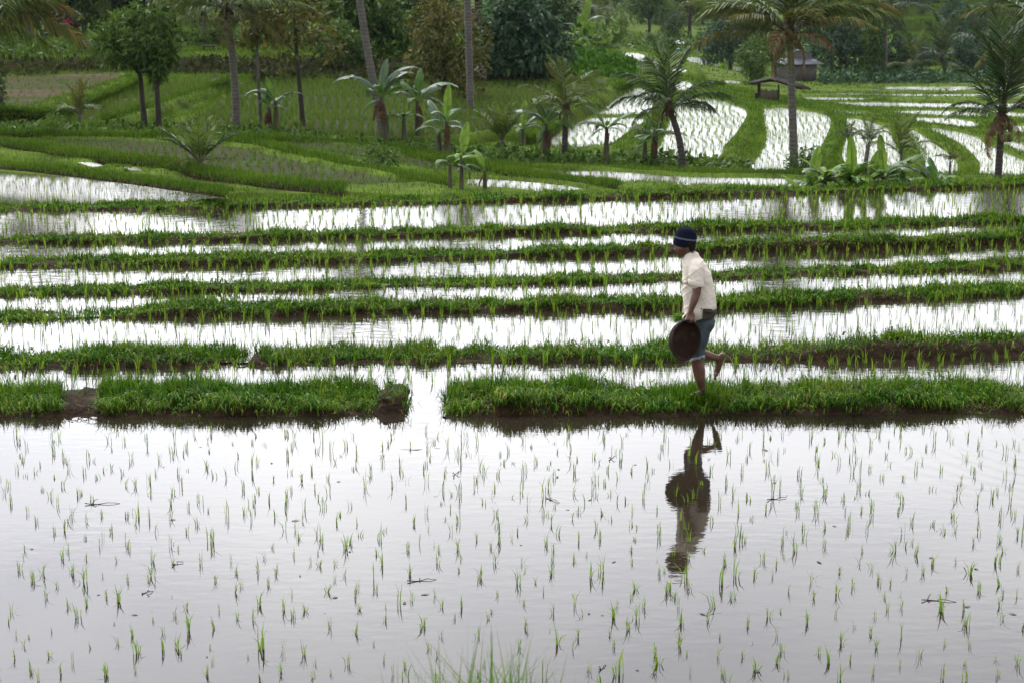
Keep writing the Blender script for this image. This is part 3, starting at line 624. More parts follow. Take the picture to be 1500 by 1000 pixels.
WM = {'far': M['water_far'], 'sod': M['wet_field'], 'soil': M['soil']}
rimV, rimT, rn = [], [], 0; RIMP = []
for f in FIELDS:
    W = f['W']; n = len(W)
    me = bpy.data.meshes.new('paddy_water'); me.from_pydata([tuple(p) for p in W], [], [tuple(range(n))]); me.materials.append(WM[f['kind']])
    nm = {'far': 'paddy_water', 'sod': 'paddy_field', 'soil': 'soil_field'}[f['kind']]
    tag(link(nm, me), f['label'], 'water' if f['kind'] == 'far' else 'field', kind='structure')
    if f['rim']:
        tan = np.roll(W, -1, 0) - np.roll(W, 1, 0); tan /= np.linalg.norm(tan, axis=1)[:, None] + 1e-9
        nrm = np.stack([tan[:, 1], -tan[:, 0], 0 * tan[:, 0]], 1)
        dep = W[:, 1].mean(); sc_ = 1 if dep < 90 else 1.6
        prof = [(-.06, -.12), (.02, .3), (.14, .85), (.28, 1.0), (.36, .7), (.55, -1.5), (.8, -9)]
        rows = []
        for u, v in prof:
            wob = .05 * vnoise(W[:, 0] * 1.3, W[:, 1] * 1.3, 30)
            q = W + nrm * ((u * f['rimw'] / .42 + wob * (u > .1)) * sc_)[:, None]; q[:, 2] = f['z'] + v * f['rim'] * sc_ + (.02 * vnoise(W[:, 0] * 3, W[:, 1] * 3 + u * 5, 31) if v > .5 else 0)
            rows.append(q)
        m = len(prof); V = np.stack(rows, 1).reshape(-1, 3); i, j = np.meshgrid(np.arange(n), np.arange(m - 1), indexing='ij'); i2 = (i + 1) % n
        T = np.stack([i * m + j, i * m + j + 1, i2 * m + j + 1, i2 * m + j], -1).reshape(-1, 4)
        rimV.append(V); rimT.append(T + rn); rn += len(V)
        for _ in range(int(60 if dep < 60 else (34 if dep < 90 else 12))):
            a = rng.random((n, 1)); u = rng.uniform(.04, .75, (n, 1)); b = np.roll(W, -1, 0)
            p = W * (1 - a) + b * a + nrm * u * f['rimw'] / .42 * sc_; p[:, 2] = f['z'] + f['rim'] * sc_ * np.interp(u[:, 0], [0, .14, .28, .36, .55, .8], [0, .85, 1, .7, -1.5, -9]); RIMP.append(p)
tag(link('field_edges', npmesh('field_edges', np.concatenate(rimV), np.concatenate(rimT), M['turf'], smooth=True)), 'grassy rims around the valley paddies', 'bund', kind='structure')

# terrain sheet
def axis(lo, hi, fine_lo, fine_hi, st, grow=1.18):
    a = list(np.arange(fine_lo, fine_hi, st)); s = st
    while a[-1] < hi: s *= grow; a.append(a[-1] + s)
    s = st
    while a[0] > lo: s *= grow; a.insert(0, a[0] - s)
    return np.array(a)
gx = axis(-520, 520, -28, 46, .36); gy = axis(-30, 720, 22, 92, .36, 1.05)
X, Yg = np.meshgrid(gx, gy, indexing='ij'); Z = terr(X, Yg)
Z += np.clip((Yg - 26) / 6, 0, 1) * (.05 * vnoise(X * .7, Yg * .7, 40) + .03 * vnoise(X * 1.9, Yg * 1.9, 41))
B7 = np.interp(X, BPTS[6][:, 0], BPTS[6][:, 1]); front = Yg < B7 + .8
Z = np.where(front, np.minimum(Z, -.6), Z)
Z = np.where((Yg > B7 + .3) & (Yg < B7 + 1.1) & (X < 40), np.minimum(Z, .2), Z)
for f in FIELDS:
    W = f['W']; c = W.mean(0); x0, y0 = W[:, 0].min() - .5, W[:, 1].min() - .5; x1, y1 = W[:, 0].max() + .5, W[:, 1].max() + .5
    bb = (X > x0) & (X < x1) & (Yg > y0) & (Yg < y1)
    xs_, ys_ = X[bb], Yg[bb]
    ins = np.zeros(len(xs_), bool)
    for dx, dy in ((0, 0), (.3, 0), (-.3, 0), (0, .3), (0, -.3)): ins |= inpoly(xs_ + dx, ys_ + dy, W)
    z_ = Z[bb]; z_[ins] = np.minimum(z_[ins], f['z'] - .12); Z[bb] = z_
V = np.stack([X, Yg, Z], -1).reshape(-1, 3); m = len(gy); i, j = np.meshgrid(np.arange(len(gx) - 1), np.arange(m - 1), indexing='ij'); a = (i * m + j).ravel()
tag(link('terrain', npmesh('terrain', V, np.stack([a, a + m, a + m + 1, a + 1], 1), M['turf'], smooth=True)), 'green rolling ground of the valley and hillside', 'ground', kind='structure')

# curved field ridges with dark undercut faces
def ridge(pts, w_, h_, label):
    A = np.array([ground(x, y) for x, y in pts]); A = smooth_poly(A, .18, False); n = len(A)
    A[:, 1] += .05 * vnoise(A[:, 0] * 2, A[:, 0] * 0, 45); hh = h_ * (1 + .3 * vnoise(A[:, 0] * .9, A[:, 0] * 0 + 3, 46))
    prof = [(-.05, -.5), (0, .0), (.05, .55), (.16, .95), (.5, 1.05), (.85, .8), (1.0, -.2)]
    V = np.stack([A + np.c_[0 * hh, np.full(n, u * w_), v * hh] for u, v in prof], 1).reshape(-1, 3); m = len(prof); i, j = np.meshgrid(np.arange(n - 1), np.arange(m - 1), indexing='ij'); a = (i * m + j).ravel()
    tag(link('earth_bund', npmesh('earth_bund', V, np.stack([a, a + m, a + m + 1, a + 1], 1), M['mud'], smooth=True)), label, 'bund', kind='structure')
    k = int(n * .18 * w_ * 1300); s_ = rng.uniform(0, n - 1, k); u = rng.uniform(.03, 1.0, k) ** 1.2; P = np.stack([np.interp(s_, np.arange(n), A[:, q]) for q in range(3)], 1); P[:, 1] += u * w_; P[:, 2] += np.interp(s_, np.arange(n), hh) * np.interp(u, [q[0] for q in prof], [q[1] for q in prof]); RIMP.append(P)
ridge([(-300, 195), (-100, 210), (0, 217), (60, 224), (110, 232), (150, 238), (230, 247), (300, 262), (390, 275), (500, 284)], 1.0, .10, 'long curved grassy ridge above the bright pools')
ridge([(-200, 196), (0, 201), (60, 202), (150, 204), (250, 204)], .8, .10, 'short straight ridge below the weedy bank')
ridge([(325, 209), (400, 221), (450, 233), (530, 253), (600, 266), (660, 275)], .8, .09, 'curved ridge running down to the young banana stems')
ridge([(340, 207), (420, 210), (500, 217), (560, 227), (640, 241), (740, 257), (830, 269), (905, 278)], .8, .10, 'long curved ridge passing behind the young banana stems')
ridge([(500, 210), (620, 230), (700, 246), (780, 253), (900, 256), (1080, 260), (1160, 262), (1260, 264)], .8, .09, 'ridge between the flooded strip and the banana bank')
ridge([(-300, 224), (-100, 238), (0, 246), (60, 252), (120, 259), (200, 270), (330, 288)], .7, .04, 'grassy ridge along the upper edge of the bright wedge')
ridge([(-300, 200), (-60, 187), (20, 182), (75, 177), (110, 167), (150, 151), (196, 131)], .9, .34, 'stepped grassy bank below the bare brown field')
ridge([(150, 184), (200, 170), (260, 151), (332, 127)], .8, .26, 'stepped grassy bank between the two hillside rice fields')
ridge([(770, 214), (800, 200), (850, 166), (880, 146), (925, 125)], .8, .25, 'grassy bank on the edge of the large rice field beside the flooded terraces')
# grass of the slopes and rims
def frustum_pts(n, y0, y1):
    y = np.sqrt(rng.uniform(y0 ** 2, y1 ** 2, n)); x = rng.uniform(-1, 1, n) * (y * .325 + .6); return x, y
x, y = frustum_pts(150000, 26.5, 80); zf = terr(x, y); ok = np.ones(len(x), bool)
for f in FIELDS: ok &= ~inpoly(x, y, f['W'])
ok &= y > np.interp(x, BPTS[6][:, 0], BPTS[6][:, 1]) + .7
x, y, zf = x[ok], y[ok], zf[ok] + .05 * vnoise(x[ok] * .7, y[ok] * .7, 40) + .03 * vnoise(x[ok] * 1.9, y[ok] * 1.9, 41)
P = np.stack([x, y, zf], 1); RP = np.concatenate(RIMP); px, py, dep = proj(RP); RP = RP[(px > -30) & (px < 1530)]
P = np.concatenate([P, RP]); nb = 2; P = np.repeat(P, nb, 0) + np.c_[rng.normal(0, .05, (len(P) * nb, 2)), np.full(len(P) * nb, -.01)]
sz = np.clip(P[:, 1] / 45, .7, 2.4)
V, T = blades(P, rng.gamma(6, 1 / 6, len(P)) * .085 * sz ** .5, .022 * sz, rng.uniform(0, 6.3, len(P)), np.abs(rng.normal(.4, .35, len(P))), 1)
xf, yf = frustum_pts(60000, 80, 230); ok = np.ones(len(xf), bool)
for f in FIELDS: ok &= ~inpoly(xf, yf, f['W'])
xf, yf = xf[ok], yf[ok]; Pf = np.stack([xf, yf, terr(xf, yf) - .03], 1); sf = yf / 80
Vf, Tf = blades(Pf, rng.gamma(6, 1 / 6, len(Pf)) * .10 * sf, .10 * sf, rng.uniform(0, 6.3, len(Pf)), np.abs(rng.normal(.5, .35, len(Pf))), 1); T = np.concatenate([T, Tf + len(V)]); V = np.concatenate([V, Vf])
print('slope grass tris', len(T))
tag(link('slope_grass', npmesh('slope_grass', V, T, M['turfgrass'])), 'short green grass over the slopes and field rims', 'grass', kind='stuff')

# rice of the valley paddies
cropV, cropT, cn = [], [], 0
for f in FIELDS:
    if not f['crop']: continue
    W = f['W']; x0, y0, x1, y1 = W[:, 0].min(), W[:, 1].min(), W[:, 0].max(), W[:, 1].max(); yc = W[:, 1].mean()
    crop = f['crop']
    if crop == 'crop': sx, sy = .30, .11
    elif crop == 'sparse': sx, sy = .22, .22
    elif crop == 'tufty': sx, sy = .35, .35
    else: sx, sy = (.25, .085) if yc < 60 else (.31, .14) if yc < 75 else (.36, .32)
    X, Yg = np.meshgrid(np.arange(x0, x1, sx), np.arange(y0, y1, sy), indexing='ij')
    X = X + .16 * np.sin(Yg * .75 + x0) + .08 * np.sin(Yg * 2.1) - .05 * (Yg - yc) + rng.normal(0, .014, X.shape); Yg = Yg + rng.normal(0, .04, X.shape)
    X, Yg = X.ravel(), Yg.ravel(); ok = inpoly(X, Yg, W) & (rng.random(len(X)) < {'crop': .97, 'sparse': .9, 'tufty': .5}.get(crop, .93))
    P = np.stack([X[ok], Yg[ok], np.full(ok.sum(), f['z'])], 1); px, py, dep = proj(P); P = P[(px > -20) & (px < 1520)]
    if len(P) == 0: continue
    if crop in ('crop', 'tufty', 'sparse'):
        Q = np.repeat(P, 5, 0) + np.c_[rng.normal(0, .03, (len(P) * 5, 2)), np.zeros(len(P) * 5)]
        V, T = blades(Q, rng.uniform(.14, .34, len(Q)) if crop == 'crop' else rng.uniform(.06, .17, len(Q)), .022, rng.uniform(0, 6.3, len(Q)), np.abs(rng.normal(.2, .2, len(Q))), 1)
        cropV.append(V); cropT.append(T + cn); cn += len(V)
    else:
        s_ = np.clip(yc / 45, .8, 2.2); rice_tufts(P, rng.gamma(9, 1 / 9, len(P)) * .125, 2, .013 * s_, .15, 1)
tag(link('rice_crop', npmesh('rice_crop', np.concatenate(cropV), np.concatenate(cropT), M['crop'])), 'yellow green half grown rice filling the hillside fields', 'rice crop', kind='stuff')
tag(link('rice_seedlings', npmesh('rice_seedlings', np.concatenate(RV), np.concatenate(RT), M['rice'])), 'rows of young rice seedlings in the terraces and valley paddies beyond the first bund', 'rice seedlings', kind='stuff')
# ================================================================ PLANTS
# ---- palm fronds (local: rachis leaves the crown along +X)
def frond_mesh(name, L_, a0, droop, nl=44, lw=.040, ll=.27, hang=.5, mat='frond', seed=0, twist=0.0):
    g = np.random.default_rng(seed); n = 22
    t = np.linspace(0, 1, n); ang = a0 - droop * t ** 1.5
    dx = np.cos(ang); dz = np.sin(ang); x = np.r_[0, np.cumsum(dx[:-1])] * L_ / n; z = np.r_[0, np.cumsum(dz[:-1])] * L_ / n
    y = twist * t ** 2 * L_ * .2
    C = np.stack([x, y, z], 1); mb = MB(); mb.tube(C, np.linspace(.028, .005, n) * (L_ / 2.6), 5, 1, cap=False)
    tt = np.linspace(.14, 1, nl); Vs, Ts = [], []; k = 0
    for s in (-1, 1):
        for u in tt:
            u = min(1, u + g.normal(0, .006)); c = np.array([np.interp(u, t, C[:, q]) for q in range(3)])
            a = np.interp(u, t, ang); T_ = np.array([np.cos(a), 0, np.sin(a)]); Nn = np.array([-np.sin(a), 0, np.cos(a)]); S = np.array([0, s, 0.])
            l = L_ * ll * (np.sin(np.pi * min(1, .16 + .84 * u) ** .8) ** .6 * .85 + .2) * g.uniform(.82, 1.1)
            fw = .45 + .5 * u + g.normal(0, .05)
            d = T_ * fw + S * (1 - .3 * u) + Nn * g.uniform(.05, .35) ; d /= np.linalg.norm(d)
            d2 = d + np.array([0, 0, -1]) * (hang + g.normal(0, .15)); d2 /= np.linalg.norm(d2)
            d3 = d2 + np.array([0, 0, -1]) * hang * 1.3; d3 /= np.linalg.norm(d3)
            wv = np.cross(d, np.array([0, 0, 1.])); wv /= np.linalg.norm(wv) + 1e-9; wv = wv * .6 + np.array([0, 0, .6]) * g.choice([-1, 1]); wv *= lw * .5 * (L_ / 2.6)
            p1 = c + d * l * .35; p2 = p1 + d2 * l * .35; p3 = p2 + d3 * l * .3
            Vs += [c - wv * .5, c + wv * .5, p1 - wv, p1 + wv, p2 - wv * .8, p2 + wv * .8, p3]
            Ts += [(k, k + 1, k + 3), (k, k + 3, k + 2), (k + 2, k + 3, k + 5), (k + 2, k + 5, k + 4), (k + 4, k + 5, k + 6)]; k += 7
    mb.add(np.array(Vs), np.array(Ts), 0)
    return npmesh(name, np.concatenate(mb.V), np.concatenate(mb.T), [M[mat], M['stem' if mat != 'frond_dry' else 'fibre']], np.concatenate(mb.M))
_fr = {}
LLK = {'broad': (.36, 64)}
def frond(kind, mat, var):
    key = (kind, mat, var)
    if key not in _fr:
        a0, dr, hg = {'up': (R(20), R(40), .25), 'arch': (R(12), R(95), .55), 'flat': (R(5), R(48), 1.0), 'hang': (R(0), R(55), 1.0), 'stiff': (R(10), R(25), .35), 'broad': (R(8), R(62), 1.15)}[kind]
        ll_, nl_ = LLK.get(kind, (.27, 48))
        _fr[key] = frond_mesh('frond', 2.6, a0, dr * (.85 + .15 * var), mat=mat, hang=hg, ll=ll_, nl=nl_, seed=hash((kind, var)) % 1000 if False else len(_fr) + 5, twist=(-1) ** var * .5)
    return _fr[key]
def trunk_pts(b, c, bow=.0, n=14):
    b, c = np.array(b, float), np.array(c, float); t = np.linspace(0, 1, n)[:, None]
    side = np.cross(c - b, [0, 1, 0]); side /= np.linalg.norm(side) + 1e-9
    return b * (1 - t) + c * t + side * bow * np.sin(np.pi * t) 
def palm(base, crown, L_, r0, r1, fr, label, name='coconut_palm', cat='palm', mat='frond', tmat='palm_trunk', bow=0, nuts=0, group=None, dry=None, shaft=True):
    """fr: list of (azimuth deg, elevation deg, kind[, material, length factor])"""
    root = empty(name, base); tag(root, label, cat, group)
    pts = trunk_pts([0, 0, -.3], np.array(crown) - base, bow); t = np.linspace(0, 1, len(pts))
    rad = r0 + (r1 - r0) * t ** .7; rad[0] *= 1.35; rad[1] *= 1.12
    mb = MB(); mb.tube(pts, rad, 14); mb.build('trunk', M[tmat], root, smooth=True)
    top = np.array(crown) - base
    if shaft:
        hb = MB(); hb.tube([top - [0, 0, .30 * L_ / 2.6], top - [0, 0, .1], top + [0, 0, .12], top + [0, 0, .34 * L_ / 2.6]], [r1 * 1.0, r1 * 1.5, r1 * 1.25, .03], 9)
        for q in range(7):
            a = q * .9; d = np.array([math.cos(a), math.sin(a), 0]); hb.tube([top + d * r1 + [0, 0, -.02], top + d * (r1 + .10) + [0, 0, -.14], top + d * (r1 + .12) + [0, 0, -.34]], [.035, .022, .008], 5)
        hb.build('crown_sheath', M['fibre'], root, smooth=True)
    for i, f in enumerate(fr):
        az, el, kind = f[:3]; mt = f[3] if len(f) > 3 and f[3] else mat; lf = f[4] if len(f) > 4 else 1
        o = link('frond', frond(kind, mt, i % 3), root)
        o.location = top + np.array([math.cos(R(az)), math.sin(R(az)), 0]) * r1 * .7
        o.rotation_mode = 'XYZ'; o.rotation_euler = (Matrix.Rotation(R(az), 3, 'Z') @ Matrix.Rotation(-R(el), 3, 'Y')).to_euler(); s_ = L_ / 2.6 * lf * random.uniform(.92, 1.06); o.scale = (s_,) * 3
        if mt == 'frond_dry': o['label'] = 'dry brown hanging frond'
    for i in range(nuts):
        a = i * 2.4; mb = MB(); bm = bmesh.new(); bmesh.ops.create_uvsphere(bm, u_segments=12, v_segments=8, radius=.085)
        me = bpy.data.meshes.new('coconut'); bm.to_mesh(me); bm.free(); me.materials.append(M['nut'])
        for p in me.polygons: p.use_smooth = True
        o = link('coconut', me, root); o.location = top + np.array([math.cos(a) * (r1 + .14), math.sin(a) * (r1 + .14), -.32 - .12 * (i % 3)]); o.scale = (1, 1, 1.25)
    return root
def ring(n, el, kind, off=0, mat=None, lf=1, jit=8):
    return [(off + i * 360 / n + random.uniform(-jit, jit), el + random.uniform(-jit, jit), kind, mat, lf) for i in range(n)]
def bpos(px, py, d): return atd(px, py, d)
def gpos(px, py):
    return ground(px, py)
def on_ray_at(px, py, P): return aty(px, py, P[1])

# main palm beside the walker
b = gpos(1165, 256); palm(b, on_ray_at(1157, 48, b), 2.75, .125, .085,
    [(182, 24, 'broad', 'frond_gold', 1.0), (4, 26, 'broad', 'frond_gold', 1.15), (176, 30, 'broad', None, .9), (10, 32, 'broad', None, 1.0), (200, 32, 'arch', None), (340, 34, 'arch', None), (150, 40, 'arch', None), (30, 42, 'arch', None), (95, 60, 'up', None), (260, 58, 'up', None), (215, 62, 'up', None), (320, 64, 'up', None), (60, 70, 'up', None), (130, 66, 'up', None),
     (240, 8, 'hang', 'frond_dry', .62), (300, 4, 'hang', 'frond_dry', .6), (170, -55, 'hang', 'frond_dry', .45), (350, -50, 'hang', 'frond_dry', .42), (10, 45, 'arch', None, 1.05), (190, 5, 'flat', 'frond_gold', .9), (350, 24, 'flat', None, 1.1), (172, 26, 'flat', None, 1.05), (225, 22, 'flat', 'frond_gold', .85), (315, 20, 'flat', 'frond_gold', .9), (45, 25, 'flat', None), (135, 28, 'flat', None), (255, -12, 'hang', 'frond_gold', .6), (275, 30, 'arch', 'frond_gold', .8)],
    'tall coconut palm with a straight grey ringed trunk and golden ageing fronds', nuts=4)
# tall palms of the left field edge
b = gpos(346, 187); palm(b, on_ray_at(331, 12, b), 2.9, .13, .095,
    [(185, 22, 'broad', 'frond_gold'), (200, 6, 'broad', 'frond_lime', .9), (165, 30, 'arch'), (350, 10, 'flat', None), (15, 25, 'arch'), (330, -5, 'hang', 'frond_gold', .8), (100, 50, 'up'), (260, 45, 'arch'), (230, 20, 'flat'), (300, 15, 'flat'), (60, 55, 'up'), (140, 60, 'up'), (270, -30, 'hang', 'frond_gold', .6), (320, 60, 'up')],
    'coconut palm with slightly leaning dark banded trunk at the edge of the rice field', bow=-.08, nuts=3)
b = gpos(566, 206); palm(b, on_ray_at(517, -70, b), 3.0, .125, .10, ring(7, 20, 'arch') + ring(5, 55, 'up', 20), 'leaning coconut palm trunk rising behind the big banana plant', bow=.06)
b = gpos(690, 172); palm(b, on_ray_at(683, -60, b), 3.0, .128, .115, ring(7, 20, 'arch', 10) + ring(5, 55, 'up', 20), 'straight pale palm trunk in front of the olive leaved tree', tmat='palm_trunk')
b = gpos(-52, 195); palm(b, on_ray_at(-48, 40, b), 3.6, .17, .12,
    [(2, 34, 'broad', 'frond_lime', 1.0), (-8, 8, 'broad', 'frond_gold', .95), (-4, 12, 'broad', 'frond_lime', .92), (14, -8, 'broad', 'frond_lime', .75), (8, 22, 'broad', 'frond_gold', .85), (30, 45, 'broad', None), (-20, 28, 'broad', 'frond_lime', .8), (80, 40, 'arch', None), (180, 20, 'flat'), (220, 40, 'arch'), (140, 50, 'up'), (300, 35, 'arch'), (260, 10, 'flat'), (340, 40, 'arch', 'frond_gold', 1.2)],
    'palm with long pale arching fronds reaching in over the bare field')
b = gpos(1462, 262); palm(b, on_ray_at(1468, 168, b), 2.7, .095, .08,
    [(100, 78, 'up'), (80, 72, 'up'), (180, 66, 'up', None, .9), (0, 68, 'up'), (210, 40, 'stiff', None, .8), (185, 12, 'flat', None, .62), (170, 20, 'arch', None, .6), (340, 35, 'arch', None, .8), (20, 20, 'arch', None, .8), (270, 62, 'up', None, .85), (240, 25, 'arch', None, .6), (300, 20, 'arch', None, .6), (250, -20, 'hang', 'frond_dry', .35), (310, -30, 'hang', 'frond_dry', .35), (200, -50, 'hang', 'frond_dry', .42), (160, -60, 'hang', 'frond_dry', .4)],
    'dark coconut palm with upright fronds and a cluster of nuts in the valley paddies', mat='frond_dark', tmat='palm_dark', nuts=7)
b = gpos(1535, 235); palm(b, on_ray_at(1530, 50, b), 2.9, .13, .11,
    [(180, 30, 'arch', 'frond_gold'), (190, -5, 'hang', 'frond_gold', .8), (170, 55, 'up'), (200, 60, 'up'), (250, 30, 'arch'), (120, 40, 'arch'), (0, 30, 'arch'), (60, 40, 'arch'), (300, 40, 'arch'), (210, -35, 'hang', 'frond_dry', .7)],
    'palm with drooping golden fronds at the edge of the valley east of the dark palm', mat='frond_dark', tmat='palm_dark')
b = gpos(1001, 247); palm(b, on_ray_at(980, 158, b), 1.95, .112, .075,
    [(150, 70, 'up', None, .95), (120, 60, 'broad'), (20, 66, 'up', None, .9), (60, 72, 'up', None, .95), (175, 48, 'broad', None, .9), (185, 22, 'broad', None, .85), (5, 20, 'broad', None, .9), (340, 42, 'broad', None, .85), (220, 35, 'arch', None, .8), (310, 10, 'flat', None, .7), (255, 30, 'arch', None, .6), (200, 2, 'hang', None, .6), (30, 5, 'broad', None, .8)],
    'young coconut palm with feathery fronds before the flooded terraces', mat='frond_dark', tmat='palm_dark', bow=-.1)
b = gpos(826, 234); palm(b, on_ray_at(829, 160, b), 1.5, .10, .07,
    [(160, 66, 'up'), (30, 64, 'broad'), (90, 78, 'up'), (175, 40, 'broad'), (185, 15, 'broad', None, .8), (5, 40, 'broad', None, .9), (350, 12, 'broad', None, .8), (230, 35, 'arch', None, .8), (300, 40, 'arch', None, .8), (270, -5, 'hang', None, .6), (140, 55, 'up', 'frond_gold', 1.0)],
    'short bushy palm beside the rounded green rice field', mat='frond', tmat='palm_dark')
b = gpos(736, 228); palm(b, on_ray_at(735, 205, b), 1.15, .07, .05, ring(7, 66, 'stiff') + ring(6, 38, 'up', 30), 'small palm bush with spiky fronds below the bushy palm', name='young_palm', mat='frond_lime', shaft=False)
b = gpos(294, 254); palm(b, on_ray_at(293, 236, b), .95, .06, .05, [(90, 78, 'stiff'), (60, 70, 'stiff'), (120, 68, 'stiff'), (30, 58, 'stiff'), (150, 60, 'stiff'), (0, 42, 'stiff', 'frond_dark'), (180, 40, 'stiff', 'frond_dark'), (20, 30, 'up', 'frond_dark'), (200, 28, 'up', 'frond_dark'), (220, 50, 'stiff'), (320, 55, 'stiff'), (270, 60, 'stiff'), (350, 8, 'flat', 'frond_gold', .8), (190, 5, 'flat', 'frond_gold', .7), (240, 15, 'flat', None, .7), (300, 20, 'flat', None, .7)], 'young palm growing alone on the grassy slope', name='young_palm', mat='frond_lime', shaft=False)
b = gpos(117, 190); palm(b, on_ray_at(116, 168, b), 1.0, .06, .045, ring(4, 66, 'up', 10, 'frond_gold') + ring(5, 35, 'arch', 30), 'pale sapling palm at the end of the grassy bank', name='young_palm', mat='frond', shaft=False)
b = gpos(960, 240); palm(b, on_ray_at(962, 200, b), .95, .05, .04, ring(4, 64, 'up', 10) + ring(4, 20, 'flat', 30), 'small palm sapling at the foot of the young coconut palm', name='young_palm', mat='frond', shaft=False)
# slender palms in the banana clump
b = onz(1274, 275, LEV[7]) + [0, .75, 0]; palm(b, on_ray_at(1272, 212, b), .62, .055, .04, ring(6, 50, 'arch', 10, 'frond') + ring(3, 72, 'up', 20), 'slender areca palm standing in the middle of the banana clump', name='areca_palm', shaft=False)
b = gpos(1322, 250); palm(b, on_ray_at(1320, 226, b), 1.25, .05, .04, [(80, 72, 'up'), (30, 66, 'up'), (150, 68, 'up'), (200, 30, 'arch'), (340, 35, 'arch'), (270, 45, 'arch')], 'palm sapling with one tall feather frond in the banana clump', name='young_palm', shaft=False)
b = gpos(1391, 258); palm(b, on_ray_at(1392, 238, b), .5, .035, .03, ring(7, 45, 'arch', 10, 'frond_gold') + ring(3, 75, 'up', 20), 'small yellowish palm tuft east of the banana clump', name='young_palm', shaft=False)
b = gpos(1243, 240); palm(b, on_ray_at(1243, 205, b), .55, .04, .03, ring(6, 45, 'arch', 10) + ring(3, 72, 'up', 20), 'thin dark palm sapling west of the areca palm', name='young_palm', mat='frond_dark', shaft=False)
# distant palms
for (bx, by, d, cx, cy, L_, lab, mt) in [(1387, 122, 122, 1381, 84, 3.4, 'far palm with a pair of tall upright fronds at the valley edge', 'frond_dark'), (1340, 122, 122, 1339, 100, 3.0, 'short far palm with one pale drooping frond', 'frond'), (1297, 120, 118, 1298, 22, 4.2, 'dark tall far palm above the tree line', 'frond_dark'),
                                    (1448, 118, 125, 1432, 62, 3.4, 'far palm half hidden behind the dark coconut palm', 'frond_dark'), (838, 62, 130, 838, 12, 4.0, 'hazy far palm above the brown thatched roof', 'frond'), (872, 66, 170, 868, 20, 5.0, 'hazy far palm behind the red roofed house', 'frond'), (1212, 110, 150, 1215, 10, 5.0, 'hazy far palm behind the plank hut', 'frond_dark'),
                                    (40, 66, 82, 44, 2, 3.0, 'palm in the shade behind the magenta bush', 'frond'), (300, 68, 80, 298, 22, 2.8, 'small leaning palm on the lawn above the hedge bank', 'frond'), (178, 66, 84, 150, -8, 3.4, 'palm trunk standing behind the twin mango trees', 'frond')]:
    b = atd(bx, by, d); gz = terr(np.array([b[0]]), np.array([b[1]]))[0]; c = on_ray_at(cx, cy, b); b[2] = min(gz, b[2])
    palm(b, c, L_, .15, .11, ring(6, 22, 'arch', random.uniform(0, 60)) + ring(4, 58, 'up', 20) + ring(3, -10, 'hang', 40, None, .8), lab, mat=mt, tmat='palm_trunk')

# ---- banana plants
def banana_leaf(L_, w, a0, droop, mat, seed, torn=.5):
    g = np.random.default_rng(seed); n = 26; t = np.linspace(0, 1, n); ang = a0 - droop * t ** 1.4
    st = .16
    x = np.r_[0, np.cumsum(np.cos(ang[:-1]))] * L_ / n; z = np.r_[0, np.cumsum(np.sin(ang[:-1]))] * L_ / n
    C = np.stack([x, 0 * x, z], 1); mb = MB(); mb.tube(C, np.linspace(.022, .005, n) * max(.5, L_), 5, 1, cap=False)
    prof = np.clip(np.sin(np.pi * np.clip((t - st) / (1 - st), 0, 1) ** .75), 0, 1) ** .55 * w / 2
    Vs, Ts = [], []; k = 0
    for s in (-1, 1):
        i = int(st * n); 
        while i < n - 1:
            j = min(n - 1, i + (1 if g.random() < torn else int(g.integers(3, 7))))
            sag = g.normal(.25, .15); sh = g.normal(0, .05)
            idx = np.arange(i, j + 1)
            for q in idx:
                a = ang[q]; Nn = np.array([-math.sin(a), 0, math.cos(a)]); T_ = np.array([math.cos(a), 0, math.sin(a)]); pw = prof[q]
                p0 = C[q]; p1 = p0 + np.array([0, s, 0]) * pw * .55 + Nn * pw * .30 + T_ * pw * .15; p2 = p1 + np.array([0, s, 0]) * pw * .45 + Nn * pw * (.05 - sag) + T_ * (pw * .2 + sh * pw) + np.array([0, 0, -1]) * pw * sag * .6
                Vs += [p0, p1, p2]
            for q in range(len(idx) - 1):
                a0_ = k + q * 3; b0 = a0_ + 3
                Ts += [(a0_, b0, b0 + 1), (a0_, b0 + 1, a0_ + 1), (a0_ + 1, b0 + 1, b0 + 2), (a0_ + 1, b0 + 2, a0_ + 2)]
            k += 3 * len(idx); i = j
    mb.add(np.array(Vs), np.array(Ts), 0)
    return npmesh('leaf', np.concatenate(mb.V), np.concatenate(mb.T), [M[mat], M['banana_lime' if mat != 'banana_dry' else 'fibre']], np.concatenate(mb.M))
_bn = [0]
